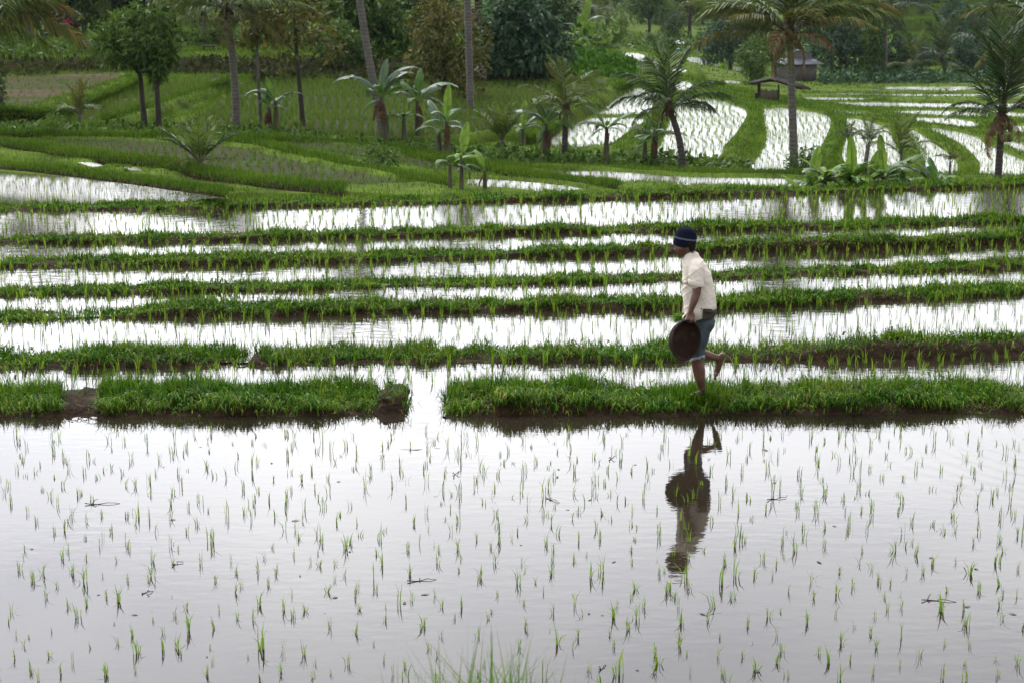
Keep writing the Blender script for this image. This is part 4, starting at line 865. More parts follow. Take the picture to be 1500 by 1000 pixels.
def banana(base, h, leaves, label, r=.08, stems=1, lean=(0, 0), extra=4, ls=1.0, mix=0):
    """leaves: (azimuth, elevation, length, droop deg, material, torn)"""
    root = empty('banana_plant', base); tag(root, label, 'banana plant')
    mx_ = max(q[2] for q in leaves)
    leaves = [(q[0], q[1], q[2] * ls) + tuple(q[3:]) for q in leaves] + [(random.uniform(0, 360), random.uniform(20, 72 if mix else 62), mx_ * ls * random.uniform(.55, .85), random.uniform(50, 110), random.choice([G, G, PA, G] if not mix else [G, LI, G, LI, PA]), random.uniform(.5, .9)) for _ in range(extra)] + [(random.uniform(180, 360), -random.uniform(45, 75), mx_ * ls * random.uniform(.35, .55), 15, DR, .9)] * (random.random() < .55)
    for s_ in range(stems):
        mb = MB(); o = np.array([.22 * s_ * (-1) ** s_, .1 * s_, 0]); hh = h * (1 - .22 * s_)
        mb.tube([o + [0, 0, -.3], o + [lean[0] * .3, 0, hh * .4], o + [lean[0], lean[1], hh]], np.array([1.25, 1, .55]) * r, 9); mb.build('stem', M['stem'], root, smooth=True)
    for i, (az, el, L_, dr, mt, torn) in enumerate(leaves):
        _bn[0] += 1
        o = link('leaf', banana_leaf(L_, L_ * random.uniform(.20, .27), 0, R(dr), mt, _bn[0], torn), root)
        s_ = i % stems; oo = np.array([.22 * s_ * (-1) ** s_, .1 * s_, 0])
        o.location = oo * 1.0 + np.array([lean[0], lean[1], h * (1 - .22 * s_) - .05])
        o.rotation_euler = (Matrix.Rotation(R(az), 3, 'Z') @ Matrix.Rotation(-R(el), 3, 'Y')).to_euler()
        if mt == 'banana_dry': o['label'] = 'withered brown leaf'
    return root
G, LI, PA, DR = 'banana', 'banana_lime', 'banana_pale', 'banana_dry'
banana(gpos(405, 190), .85, [(185, 55, 1.15, 110, PA, .6), (80, 80, 1.05, 16, G, .5), (150, 76, .9, 24, LI, .3), (330, 30, .7, 90, G, .6), (350, 45, 1.0, 70, PA, .6), (250, -55, .6, 30, DR, .8), (210, 35, .7, 100, G, .6)], 'banana plant with one yellowing upright leaf beside the banded palm trunk', r=.09, stems=2)
banana(gpos(566, 212), 1.35, [(182, 55, 1.75, 105, PA, .6), (75, 72, 1.25, 22, PA, .4), (10, 74, 1.6, 95, PA, .7), (195, -20, .9, 60, G, .5), (355, 40, 1.2, 80, G, .6), (280, -55, .8, 30, DR, .9), (40, 60, 1.5, 80, PA, .8)], 'large banana plant with a broad silvery leaf arching over the rice field', r=.12, lean=(-.12, 0))
banana(gpos(592, 212), .75, [(70, 78, .7, 20, LI, .3), (200, 30, .7, 80, G, .5), (330, 35, .8, 80, G, .5), (270, 45, .6, 60, G, .3)], 'smaller banana sucker with an upright green leaf at the foot of the large one', r=.08)
banana(gpos(612, 208), 1.2, [(20, 50, 1.5, 85, PA, .7), (150, 60, 1.1, 60, G, .6), (350, 15, 1.0, 70, PA, .6), (250, 30, .9, 100, G, .6), (80, 70, 1.1, 20, G, .3)], 'banana plant with shiny drooping leaves in front of the olive leaved tree', r=.09)
banana(gpos(655, 232), .95, [(80, 80, 1.05, 18, LI, .3), (120, 70, 1.0, 40, PA, .5), (200, 25, .8, 80, G, .5), (350, 30, .9, 90, PA, .6), (270, -55, .7, 30, DR, .8), (40, 60, 1.0, 60, G, .5)], 'banana plant with one tall bright green blade beside the pale palm trunk', r=.09, stems=2)
banana(gpos(676, 278), .62, [(60, 78, .75, 20, LI, .1), (10, 40, .62, 60, LI, .2), (180, 35, .6, 80, G, .3), (260, 40, .55, 80, LI, .2), (330, 20, .55, 90, G, .3), (120, 60, .6, 40, LI, .1), (355, -55, .45, 30, DR, .9)], 'clump of slim young banana stems behind the topmost bund', r=.04, stems=3)
banana(gpos(766, 215), .5, [(75, 80, .92, 18, LI, .3), (180, 35, .75, 90, PA, .6), (20, 55, 1.0, 70, PA, .6), (250, 30, .6, 80, G, .4)], 'banana plant with a single erect pale blade by the lower flooded terrace', r=.08)
banana(gpos(799, 234), .95, [(170, 50, 1.1, 80, PA, .6), (120, 65, 1.0, 50, G, .5), (330, 30, .8, 90, G, .6), (250, -10, .8, 50, G, .6), (290, -55, .7, 30, DR, .8), (30, 50, .9, 80, PA, .6)], 'stout banana plant with ragged hanging leaves left of the bushy palm'.replace('left', 'west'), r=.11)
banana(gpos(888, 240), .95, [(178, 28, .95, 60, PA, .4), (150, 55, .9, 30, G, .3), (8, 42, .95, 35, G, .3), (345, 15, .5, 70, G, .4), (215, 5, .5, 60, G, .4), (280, -55, .4, 30, DR, .8)], 'lone banana plant with four spread leaves on the bank of the flooded terrace', r=.075)
banana(gpos(957, 241), .75, [(175, 20, .7, 70, G, .6), (70, 70, .9, 30, G, .4), (20, 35, .7, 80, G, .6), (220, -10, .6, 60, G, .6), (280, -55, .5, 30, DR, .8), (120, 60, .8, 40, G, .4)], 'pair of small banana stems beside the young coconut palm', r=.075, stems=2)
def bp(px, py, dy=1.1):
    b = onz(px, py, LEV[7]); b = b + [0, dy, 0]; b[2] = min(LEV[7], terr(np.array([b[0]]), np.array([b[1]]))[0]); return b
banana(bp(1203, 281, .8), .1, [(150, 50, .85, 25, LI, .05), (60, 70, .4, 30, G, .2)], 'single lime green banana blade sprouting beside the tall palm trunk', r=.03, extra=0)
banana(bp(1222, 280, 1.0), .55, [(160, 55, .8, 40, LI, .1), (60, 74, 1.0, 20, LI, .1), (200, -55, .5, 30, DR, .8), (280, 50, .8, 80, LI, .1), (20, 40, .8, 90, G, .3), (240, 30, .7, 70, G, .3)], 'broad bright banana plant at the western end of the clump', r=.08, stems=2, ls=.85, extra=15, mix=1)
banana(bp(1262, 280, .9), .5, [(95, 82, 1.15, 10, LI, .05), (170, 40, .7, 80, G, .4), (340, 40, .7, 70, G, .4), (230, 15, .7, 90, PA, .3), (290, -55, .5, 30, DR, .9), (270, 40, .6, 80, G, .3)], 'banana plant with one broad erect lime leaf beside the areca trunk', r=.08, ls=.85, extra=15, mix=1)
banana(bp(1312, 279, 1.0), .62, [(110, 80, 1.05, 12, LI, .05), (60, 72, .9, 25, LI, .1), (10, 42, 1.1, 30, G, .4), (200, 30, .9, 80, G, .4), (230, 40, .7, 90, LI, .2), (300, 35, .8, 90, LI, .2), (340, 10, .6, 70, G, .4), (265, -55, .6, 30, DR, .8)], 'tall leafy banana plant in the centre of the clump', r=.09, stems=2, ls=.85, extra=15, mix=1)
banana(bp(1340, 278, .8), .35, [(20, 35, .9, 30, G, .4), (200, 20, .8, 60, PA, .3), (300, 30, .7, 60, G, .4), (90, 70, .7, 30, G, .2)], 'low dark banana plant with a pale leaf resting on the bund', r=.07, ls=.85, extra=15, mix=1)
banana(bp(1388, 278, .9), .5, [(170, 50, 1.0, 50, PA, .5), (30, 40, .8, 60, G, .4), (220, 20, .9, 60, PA, .5), (300, 30, .8, 60, G, .4), (100, 70, .8, 30, G, .3), (200, -55, .7, 30, DR, .6)], 'bluish banana plant at the eastern end of the clump', r=.08, ls=.85, extra=15, mix=1)
banana(gpos(1530, 250), .7, [(190, 30, 1.0, 50, G, .3), (150, 60, .9, 30, G, .3), (230, 10, .9, 50, G, .4)], 'banana plant leaning in beside the eastern palm', r=.08)
banana(atd(855, 62, 110), 1.1, [(170, 50, 2.0, 100, PA, .7), (60, 76, 2.2, 20, LI, .2), (10, 50, 2.0, 90, PA, .7), (250, 30, 1.4, 80, G, .5), (120, 60, 1.6, 60, G, .4)], 'banana plant on top of the grassy mound by the thatched roof', r=.14)

# ---- broad-leaved trees
def crown_mesh(blobs, n, size, mat, seed, hollow=.45, droop=.2, aspect=2.2, mname='crown', extra=None):
    g = np.random.default_rng(seed); B = np.array(blobs, float); vol = B[:, 3] * B[:, 4] * B[:, 5]; pr = vol ** .8 / (vol ** .8).sum()
    bi = g.choice(len(B), n, p=pr); d = g.normal(size=(n, 3)); d /= np.linalg.norm(d, axis=1)[:, None]
    rr = g.uniform(hollow, 1, n) ** .6
    bump = 1 + .28 * np.array([mnoise.noise(Vector(q) * 2.3 + Vector((seed, b_, 0))) for q, b_ in zip(d, bi)])
    P = B[bi, :3] + d * B[bi, 3:] * (rr * bump)[:, None]
    nz = np.array([mnoise.noise(Vector(p) * (1.1 / size ** .4) + Vector((0, seed, 0))) for p in P]); P, d = P[nz > -.12], d[nz > -.12]; n = len(P)
    s = size * g.gamma(9, 1 / 9, n)
    t = d * .7 + g.normal(0, .65, (n, 3)) + [0, 0, -droop]; t /= np.linalg.norm(t, axis=1)[:, None]
    u = d * .8 + [0, 0, .8] + g.normal(0, .5, (n, 3)); wv = np.cross(t, u); wv /= np.linalg.norm(wv, axis=1)[:, None] + 1e-9; nn = np.cross(wv, t)
    L_ = s[:, None]; Wd = (s / aspect)[:, None]
    V = np.stack([P, P + t * L_ * .45 - wv * Wd * .5 + nn * L_ * .06, P + t * L_ - nn * L_ * .12, P + t * L_ * .45 + wv * Wd * .5 + nn * L_ * .06], 1).reshape(-1, 3)
    b = np.arange(n)[:, None] * 4; T = np.concatenate([b + [[0, 1, 2]], b + [[0, 2, 3]]])
    return npmesh(mname, V, T, M[mat])
def limb_mesh(trunks, mat, mname='trunk'):
    mb = MB()
    for pts, r in trunks: mb.tube(np.array(pts, float), r, 9)
    return npmesh(mname, np.concatenate(mb.V), np.concatenate(mb.T), M[mat], smooth=True)
def tree(name, base, blobs, n, size, mat, trunks, label, cat='tree', tmat='bark', group=None, **kw):
    root = empty(name, base); tag(root, label, cat, group)
    if trunks: link('trunk', limb_mesh(trunks, tmat), root)
    tree.k += 1
    link('crown', crown_mesh(blobs, n, size, mat, tree.k, **kw), root)
    return root
tree.k = 0
def loc(base, px, py, dy=0): return np.array(aty(px, py, base[1] + dy)) - base
def blob(base, px, py, rx, rz, dy=0, ry=None):
    c = loc(base, px, py, dy); s = FPX / (base[1] + dy) ; return (*c, rx / s, (ry if ry else (rx + rz) / 2) / s, rz / s)
# twin mango trees
b = gpos(222, 190)
T1 = [([loc(b, 213, 196), loc(b, 209, 150), loc(b, 205, 110), loc(b, 200, 75), loc(b, 212, 40)], [.1, .075, .065, .055, .03]), ([loc(b, 205, 110), loc(b, 185, 85), loc(b, 165, 65)], [.05, .04, .02]), ([loc(b, 205, 95), loc(b, 222, 70), loc(b, 228, 45)], [.05, .04, .02])]
tree('mango_tree', b, [blob(b, 160, 72, 28, 22), blob(b, 185, 45, 34, 26, .4), blob(b, 215, 30, 34, 26, .3), blob(b, 238, 50, 26, 26, .5), blob(b, 178, 84, 20, 14, -.3), blob(b, 200, 65, 28, 20, -.3), blob(b, 150, 55, 16, 18, .2), blob(b, 215, 14, 22, 16)], 4200, .20, 'leaf_mid', T1, 'rounder dark leaved mango tree with the thicker trunk of the twin pair', aspect=3.2, droop=.45, hollow=.3)
b = gpos(233, 192)
T1 = [([loc(b, 234, 198), loc(b, 231, 150), loc(b, 229, 110), loc(b, 226, 80)], [.09, .075, .06, .03]), ([loc(b, 230, 130), loc(b, 240, 100), loc(b, 246, 80)], [.05, .04, .02])]
tree('mango_tree', b, [blob(b, 216, 74, 26, 22), blob(b, 240, 78, 20, 22, .2), blob(b, 228, 98, 20, 12, -.2), blob(b, 200, 88, 16, 12), blob(b, 228, 112, 14, 10, .1)], 2000, .19, 'leaf_mid', T1, 'lower leafy mango tree standing against its taller twin', aspect=3.2, droop=.45, hollow=.3)
# slender sparse trees
b = gpos(444, 189)
tree('slender_tree', b, [blob(b, 425, 60, 42, 32), blob(b, 470, 50, 30, 24, .4), blob(b, 400, 40, 26, 24, -.3), blob(b, 440, 20, 40, 24), blob(b, 490, 75, 18, 12)], 1500, .17, 'leaf_olive', [([loc(b, 445, 194), loc(b, 441, 150), loc(b, 436, 95), loc(b, 432, 40), loc(b, 430, 5)], [.085, .075, .065, .05, .03]), ([loc(b, 437, 105), loc(b, 455, 88), loc(b, 478, 60)], [.03, .022, .01]), ([loc(b, 434, 80), loc(b, 418, 60), loc(b, 402, 45)], [.03, .02, .01])], 'slim tree with thin olive foliage and a forked branch beside the banana plant', hollow=.1)
b = gpos(382, 188)
tree('slender_tree', b, [blob(b, 375, 40, 26, 30), blob(b, 362, 60, 18, 14), blob(b, 392, 30, 22, 20)], 700, .16, 'leaf_olive', [([loc(b, 383, 192), loc(b, 379, 130), loc(b, 376, 60), loc(b, 375, 10)], [.055, .05, .04, .02])], 'very thin pale stemmed tree between two palms', tmat='bark_pale', hollow=.1)
b = gpos(650, 150)
tree('olive_tree', b, [blob(b, 640, 40, 48, 44), blob(b, 625, 85, 36, 30, -.4), blob(b, 668, 95, 34, 34), blob(b, 655, 20, 40, 36, .5), blob(b, 700, 60, 20, 40, .5), blob(b, 690, 125, 24, 22, -.3), blob(b, 620, 115, 26, 22), blob(b, 700, 100, 16, 22), blob(b, 650, 130, 26, 16)], 5200, .19, 'leaf_olive', [([loc(b, 650, 160), loc(b, 651, 100), loc(b, 648, 30)], [.12, .09, .04]), ([loc(b, 651, 110), loc(b, 672, 85), loc(b, 690, 60)], [.05, .04, .02]), ([loc(b, 651, 120), loc(b, 630, 95), loc(b, 615, 75)], [.05, .04, .02])], 'dense olive brown tree behind the pale palm trunk', hollow=.2)
b = gpos(770, 112)
tree('broad_bush', b, [blob(b, 745, 62, 46, 40), blob(b, 790, 70, 44, 36, -.4), blob(b, 735, 30, 40, 34, .5), blob(b, 775, 35, 46, 34), blob(b, 812, 85, 28, 26), blob(b, 722, 85, 24, 26), blob(b, 760, 95, 60, 16, -.3), blob(b, 760, 8, 44, 26, .6), blob(b, 818, 62, 20, 18)], 8200, .30, 'leaf_blue', [([loc(b, 770, 118), loc(b, 765, 70), loc(b, 760, 20)], [.2, .15, .06]), ([loc(b, 768, 90), loc(b, 800, 70), loc(b, 820, 60)], [.1, .07, .03])], 'huge rounded dark green bush before the brown thatched roof', cat='bush', hollow=.35, droop=.5, aspect=2.8)
# forest behind the lawn: four kinds, copied
def proto_tree(kind):
    s_ = {'tall': [(0, 0, 3.8, 1.6, 1.5, 1.2), (.9, .2, 3.1, 1.1, 1.1, .9), (-1.0, 0, 3.2, 1.2, 1.1, .9), (.2, -.5, 4.8, 1.2, 1.1, .9), (-.6, .4, 2.4, .9, .8, .6), (.8, -.3, 2.2, .8, .8, .6)],
          'wide': [(0, 0, 2.6, 1.7, 1.5, 1.0), (1.4, 0, 2.1, 1.2, 1.1, .9), (-1.4, .2, 2.0, 1.2, 1.1, .9), (.6, -.4, 3.4, 1.2, 1.1, .8), (-.5, 0, 1.3, 1.2, 1, .7), (1.0, -.4, 1.1, 1.0, .9, .6), (-1.5, -.3, 1.0, .8, .8, .6)],
          'column': [(0, 0, 1.6, 1.0, .9, 1.1), (.1, 0, 3.0, .9, .8, 1.1), (-.1, 0, 4.2, .65, .6, 1.0), (.5, 0, .9, .7, .7, .7), (-.6, .1, 1.0, .7, .7, .8)],
          'shrub': [(0, 0, .7, 1.1, 1.0, .8), (.9, .1, .5, .8, .8, .6), (-.9, 0, .55, .8, .7, .6), (.2, -.3, 1.2, .7, .7, .5)]}[kind]
    tr = {'tall': [([(0, 0, -.5), (.05, 0, 1.5), (-.05, 0, 3), (.1, 0, 4.6)], [.16, .13, .1, .04]), ([(0, 0, 2.0), (.6, .1, 2.8), (1.0, .2, 3.3)], [.07, .05, .02]), ([(0, 0, 2.2), (-.6, .1, 2.9), (-1.0, 0, 3.4)], [.07, .05, .02])],
          'wide': [([(0, 0, -.5), (-.05, 0, 1.0), (.05, 0, 2.4)], [.16, .13, .06]), ([(0, 0, 1.0), (.8, 0, 1.7), (1.4, 0, 2.1)], [.08, .06, .02]), ([(0, 0, 1.0), (-.8, 0, 1.6), (-1.4, .2, 2.0)], [.08, .06, .02])],
          'column': [([(0, 0, -.5), (.02, 0, 2), (0, 0, 4.6)], [.1, .07, .02])], 'shrub': [([(0, 0, -.3), (.05, 0, .8)], [.05, .02]), ([(0, 0, 0), (.5, 0, .6)], [.04, .015])]}[kind]
    n = {'tall': 5200, 'wide': 5200, 'column': 3600, 'shrub': 2000}[kind]; sz = {'tall': .27, 'wide': .27, 'column': .24, 'shrub': .2}[kind]
    tree.k += 1
    return crown_mesh(s_, n, sz, 'leaf_dark', tree.k, hollow=.25, droop=.35, aspect=2.6), limb_mesh(tr, 'bark')
PROTO = {}
def ptree(kind, mat, base, scale, label, rz=None, cat=None, sx=1.0):
    key = (kind, mat)
    if kind not in PROTO: PROTO[kind] = proto_tree(kind)
    if key not in PROTO:
        me = PROTO[kind][0].copy(); me.materials.clear(); me.materials.append(M[mat]); PROTO[key] = me
    nm = {'tall': 'forest_tree', 'wide': 'spreading_tree', 'column': 'narrow_tree', 'shrub': 'shrub'}[kind]
    root = empty(nm, base, random.uniform(0, 6.3) if rz is None else rz); tag(root, label, cat or ('shrub' if kind == 'shrub' else 'tree'))
    root.scale = (scale * sx, scale * sx, scale)
    link('trunk', PROTO[kind][1], root); link('crown', PROTO[key], root)
    return root
def wbase(px, py, d):
    b = atd(px, py, d); b[2] = terr(np.array([b[0]]), np.array([b[1]]))[0]; return b
FOREST = [  # kind, leaf, px, py, depth, scale, label
 ('tall', 'leaf_dark', -30, 70, 80, 1.1, 'dark forest tree in the upper corner behind the arching fronds'), ('wide', 'leaf_blue', 70, 68, 86, 1.1, 'shaded tree behind the magenta flowering bush'), ('tall', 'leaf_mid', 125, 66, 88, 1.15, 'green forest tree between the magenta bush and the twin mango trees'),
 ('wide', 'leaf_dark', 190, 68, 84, 1.0, 'spreading dark tree behind the twin mango trees'), ('tall', 'leaf_dark', 255, 66, 88, 1.1, 'tall dark tree beyond the lawn west of the small leaning palm'), ('wide', 'leaf_blue', 285, 62, 94, 1.0, 'bluish spreading tree behind the small leaning palm'),
 ('tall', 'leaf_mid', 330, 62, 96, 1.1, 'forest tree seen behind the crown of the banded palm'), ('wide', 'leaf_dark', 372, 66, 86, 1.0, 'dark spreading tree behind the very thin stem'), ('tall', 'leaf_olive', 415, 66, 86, 1.1, 'olive forest tree behind the slim forked tree'),
 ('wide', 'leaf_olive', 470, 66, 85, 1.05, 'olive spreading tree at the head of the lawn'), ('tall', 'leaf_mid', 508, 78, 76, .95, 'fresh green tree immediately west of the leaning palm trunk'), ('wide', 'leaf_mid', 540, 84, 74, .95, 'low spreading tree hanging over the bank behind the leaning palm trunk'),
 ('tall', 'leaf_dark', 562, 74, 79, 1.15, 'tall dark tree immediately east of the leaning palm trunk'), ('wide', 'leaf_dark', 598, 82, 76, 1.0, 'dark spreading tree behind the shiny drooping banana leaves'), ('tall', 'leaf_blue', 610, 66, 88, 1.2, 'deep green tall tree over the olive tree'),
 ('tall', 'leaf_dark', 700, 64, 90, 1.2, 'tall dark tree behind the pale palm trunk'), ('wide', 'leaf_mid', 505, 100, 71.5, .55, 'small green tree leaning out of the hedge bank'), ('column', 'leaf_lime', 155, 60, 92, .7, 'narrow yellow green tree behind the mango crowns'),
 ('tall', 'leaf_blue', 30, 50, 98, 1.2, 'deep green tree in the shade of the far corner'), ('tall', 'leaf_dark', 440, 50, 100, 1.25, 'dark tree deep in the forest behind the slim forked tree'), ('tall', 'leaf_blue', 220, 50, 100, 1.2, 'deep green tree in the forest behind the mango trees'),
 ('wide', 'leaf_blue', 1070, 106, 128, 1.15, 'dark round tree with a short trunk above the far terraces'), ('wide', 'leaf_dark', 1085, 84, 158, 1.6, 'bigger dark tree rising behind the dark round tree'), ('tall', 'leaf_mid', 1135, 122, 106, .62, 'small tree against the wall of the plank hut'),
 ('wide', 'leaf_mid', 1102, 128, 98, .72, 'leafy green bush beside the open shelter'), ('column', 'leaf_mid', 1276, 122, 118, 1.0, 'lighter pointed tree in the valley tree line'), ('wide', 'leaf_blue', 1238, 122, 120, 1.15, 'dark spreading tree immediately east of the plank hut'),
 ('tall', 'leaf_blue', 1218, 118, 128, 1.2, 'tall dark tree behind the plank hut'), ('tall', 'leaf_dark', 1258, 118, 126, 1.15, 'tall dark tree behind the pointed tree'), ('wide', 'leaf_blue', 1310, 121, 124, .8, 'dark tree between the pointed tree and the short far palm'), ('wide', 'leaf_blue', 1418, 120, 122, .75, 'rounded dark bush under the far palm with upright fronds'),
 ('tall', 'leaf_blue', 1190, 100, 150, 1.5, 'hazy tree above the hut roof'), ('tall', 'leaf_blue', 1420, 96, 150, 1.0, 'hazy tree beyond the far palms'), ('wide', 'leaf_blue', 1350, 100, 146, .7, 'low hazy tree under the hillside terraces'), ('wide', 'leaf_blue', 1480, 112, 132, 1.0, 'dark tree behind the crown of the dark coconut palm'), 
 ('column', 'leaf_lime', 910, 68, 180, .8, 'small bright green tree in front of the red roofed house'), ('tall', 'leaf_mid', 950, 66, 205, 1.5, 'hazy tree beside the pale bent pole'), ('tall', 'leaf_olive', 1010, 62, 225, 1.8, 'hazy olive tree behind the white parasol'), ('tall', 'leaf_blue', 890, 52, 235, 2.0, 'hazy blue tree above the red roofed house'),
 ('tall', 'leaf_blue', 850, 45, 240, 2.0, 'hazy blue tree beyond the thatched roof'), ('wide', 'leaf_mid', 985, 66, 218, 1.3, 'low hazy tree behind the bent pole'), ('tall', 'leaf_blue', 940, 40, 270, 2.4, 'pale hazy tree in the gap of the valley'), ('tall', 'leaf_mid', 1045, 60, 222, 1.6, 'hazy tree behind the distant person'),
 ('wide', 'leaf_mid', 1030, 42, 260, 2.0, 'pale hazy spreading tree far up the valley'), ('tall', 'leaf_blue', 1150, 60, 215, 2.0, 'hazy tree behind the crown of the tall palm'), ('wide', 'leaf_dark', 800, 62, 96, .9, 'dark tree beside the brown thatched roof'), ('tall', 'leaf_blue', 760, 50, 105, 1.3, 'deep tree behind the huge rounded bush'),
 ('shrub', 'leaf_lime', 75, 208, 42, .35, 'little bright shrub on the grass slope'), ('shrub', 'leaf_mid', 1178, 254, 41, .45, 'low shrub at the foot of the tall palm'), ('shrub', 'leaf_mid', 560, 272, 36, .4, 'weedy shrub on the slope west of the young banana stems'),
 ('tall', 'leaf_dark', -12, 165, 44, .27, 'dark leafy sapling at the edge of the bare field'), ('tall', 'leaf_blue', 1395, 60, 200, 1.0, 'tree standing on the lowest hillside terrace'), ('wide', 'leaf_blue', 1440, 50, 215, .9, 'spreading tree on the middle hillside terrace'), ('wide', 'leaf_blue', 1330, 30, 235, 1.4, 'dark tree at the head of the hillside terraces'),
]
for kd, mt, px, py, d, s_, lab in FOREST: ptree(kd, mt, wbase(px, py, d), s_, lab)
# bougainvillea
b = wbase(97, 62, 79); rt = tree('flowering_bush', b, [blob(b, 95, 35, 18, 22), blob(b, 105, 50, 14, 14), blob(b, 88, 55, 12, 12)], 1500, .2, 'leaf_purple', [([loc(b, 97, 66), loc(b, 96, 40), loc(b, 98, 20)], [.06, .05, .02])], 'dark leaved bush with magenta blossom at the forest edge', cat='bush')
tree.k += 1; link('blossom', crown_mesh([blob(b, 96, 32, 6, 4, -.5), blob(b, 93, 13, 5, 4, -.4), blob(b, 104, 46, 4, 3, -.5), blob(b, 12, 18, 8, 5, -.3)], 300, .16, 'petal', tree.k, mname='blossom'), rt)
# undergrowth
def growth(P, size, mat, label, name='undergrowth', asp=2.2):
    n = len(P); g = rng
    t = g.normal(0, .7, (n, 3)) + [0, -.25, .35]; t /= np.linalg.norm(t, axis=1)[:, None]; wv = np.cross(t, g.normal(0, 1, (n, 3))); wv /= np.linalg.norm(wv, axis=1)[:, None]
    s = size * g.gamma(8, 1 / 8, n); L_ = s[:, None]; Wd = L_ / asp
    V = np.stack([P, P + t * L_ * .5 - wv * Wd * .5, P + t * L_ + [0, 0, -.02], P + t * L_ * .5 + wv * Wd * .5], 1).reshape(-1, 3); b = np.arange(n)[:, None] * 4
    tag(link(name, npmesh(name, V, np.concatenate([b + [[0, 1, 2]], b + [[0, 2, 3]]]), M[mat])), label, 'undergrowth', kind='stuff')
def strip(px, py0, py1, n, hmax, hn=.5):
    out = []
    xs = rng.uniform(px[0], px[1], n)
    for x in xs:
        f0 = np.interp(x, *py0); f1 = np.interp(x, *py1); y = rng.uniform(f0, f1); out.append(ground_fast(x, y))
    P = np.array(out); P[:, 2] += rng.random(n) ** 1.5 * hmax * np.clip(.6 + hn * vnoise(P[:, 0] * .8, P[:, 1] * .4, 50), .05, 1.4); return P
# coarse lookup of the ground under each pixel
_gx = np.arange(-60, 1561, 12); _gy = np.arange(56, 292, 4); _G = np.array([[ground(x, y) for y in _gy] for x in _gx])
def ground_fast(x, y):
    i = np.clip((x + 60) / 12, 0, len(_gx) - 1.001); j = np.clip((y - 56) / 4, 0, len(_gy) - 1.001); a, b = int(i), int(j); f, g = i - a, j - b
    return (_G[a, b] * (1 - f) + _G[a + 1, b] * f) * (1 - g) + (_G[a, b + 1] * (1 - f) + _G[a + 1, b + 1] * f) * g
growth(strip((-40, 1100), ([-40, 250, 340, 500, 640, 740, 940, 1100], [186, 188, 190, 200, 212, 226, 230, 240]), ([-40, 250, 340, 500, 640, 740, 940, 1100], [196, 198, 200, 212, 226, 238, 242, 250]), 9000, .28), .15, 'leaf_mid', 'low weedy growth along the bank under the banana plants')
growth(strip((-40, 845), ([-40, 845], [88, 88]), ([-40, 250, 500, 845], [112, 109, 113, 116]), 15000, .12), .2, 'leaf_bank', 'brownish overgrown earth bank at the back of the rice fields')
growth(strip((-40, 840), ([-40, 840], [58, 58]), ([-40, 260, 270, 470, 480, 840], [84, 80, 66, 68, 88, 90]), 12000, .9), .26, 'leaf_mid', 'leafy undergrowth at the foot of the forest')
growth(strip((835, 930), ([835, 930], [72, 90]), ([835, 930], [112, 116]), 5000, .25), .2, 'weed', 'thick low growth covering the rounded mound')
growth(strip((1200, 1500), ([1200, 1500], [118, 116]), ([1200, 1500], [124, 122]), 4500, 1.1), .32, 'leaf_blue', 'dark undergrowth along the valley tree line')
growth(strip((840, 1200), ([840, 1200], [58, 60]), ([840, 1200], [70, 80]), 5000, 1.6), .5, 'leaf_mid', 'hazy undergrowth far up the valley')
# far wood that closes the view
mbk = []
for i in range(260):
    x = rng.uniform(-150, 1650); d = rng.uniform(250, 340) if x > 760 else rng.uniform(100, 135); b = wbase(x, 10, d); mbk.append((*(b + [0, 0, rng.uniform(.5, 2.2) * (2.0 if d > 200 else 1.0)]), *(np.array([1.6, 1.4, 1.5]) * rng.uniform(.8, 1.4) * (2.2 if d > 200 else 1.1))))
mbk = [q for q in mbk if not (1300 < proj(np.array(q[:3]))[0] < 1600 and q[1] > 200)]
tag(link('far_wood', crown_mesh(mbk, 42000, .62, 'leaf_blue', 91, hollow=.3, mname='far_wood')), 'hazy mass of far woodland closing the valley', 'woodland', kind='stuff')
# ================================================================ BUILDINGS AND FAR THINGS
def obj_from(mb, name, mat, parent): return mb.build(name, mat, parent)
# plank hut
b = wbase(1166, 122, 114); s = 114 / FPX
hut = empty('plank_hut', b, R(14)); tag(hut, 'weathered plank hut with an arched gable and grey sheet roof', 'hut')
for (cx, cy, wx, wy) in [(0, -1.0, 2.1, 0), (0, 1.0, 2.1, 0), (-1.05, 0, 0, 2.0), (1.05, 0, 0, 2.0)]:
    mb = MB(); n = 13
    for i in range(n):
        o = (i + .5) / n - .5; hh = .62 + random.uniform(-.03, .03)
        if wx: mb.box((cx + o * wx, cy + random.uniform(-.012, .012), hh), (wx / n / 2 * .93, .02, hh))
        else: mb.box((cx + random.uniform(-.012, .012), cy + o * wy, hh), (.02, wy / n / 2 * .93, hh))
    mb.build('plank_wall', M['plank'], hut)
mb = MB(); E = 1.42; I = .72; e0, e1 = 1.16, 1.56
v = [(-E, -1.4, e0), (E, -1.4, e0), (E, 1.4, e0), (-E, 1.4, e0), (-I, -.62, e1), (I, -.62, e1), (I, .62, e1), (-I, .62, e1)]
v2 = [(x, y, z - .05) for x, y, z in v]
mb.add(np.array(v + v2), [(0, 1, 5, 4), (1, 2, 6, 5), (2, 3, 7, 6), (3, 0, 4, 7), (9, 8, 12, 13), (10, 9, 13, 14), (11, 10, 14, 15), (8, 11, 15, 12), (1, 0, 8, 9), (2, 1, 9, 10), (3, 2, 10, 11), (0, 3, 11, 8)])
mb.build('skirt_roof', M['tin'], hut)
mb = MB(); th = np.linspace(0, np.pi, 13); ringp = lambda y, r, zz: np.stack([np.cos(th) * (I + .10) * r, np.full(13, y), e1 - .03 + np.sin(th) * .55 * zz], 1)
A, B = ringp(-.72, 1, 1), ringp(.8, 1, 1); A2, B2 = ringp(-.72, .93, .90), ringp(.8, .93, .90); n = 13
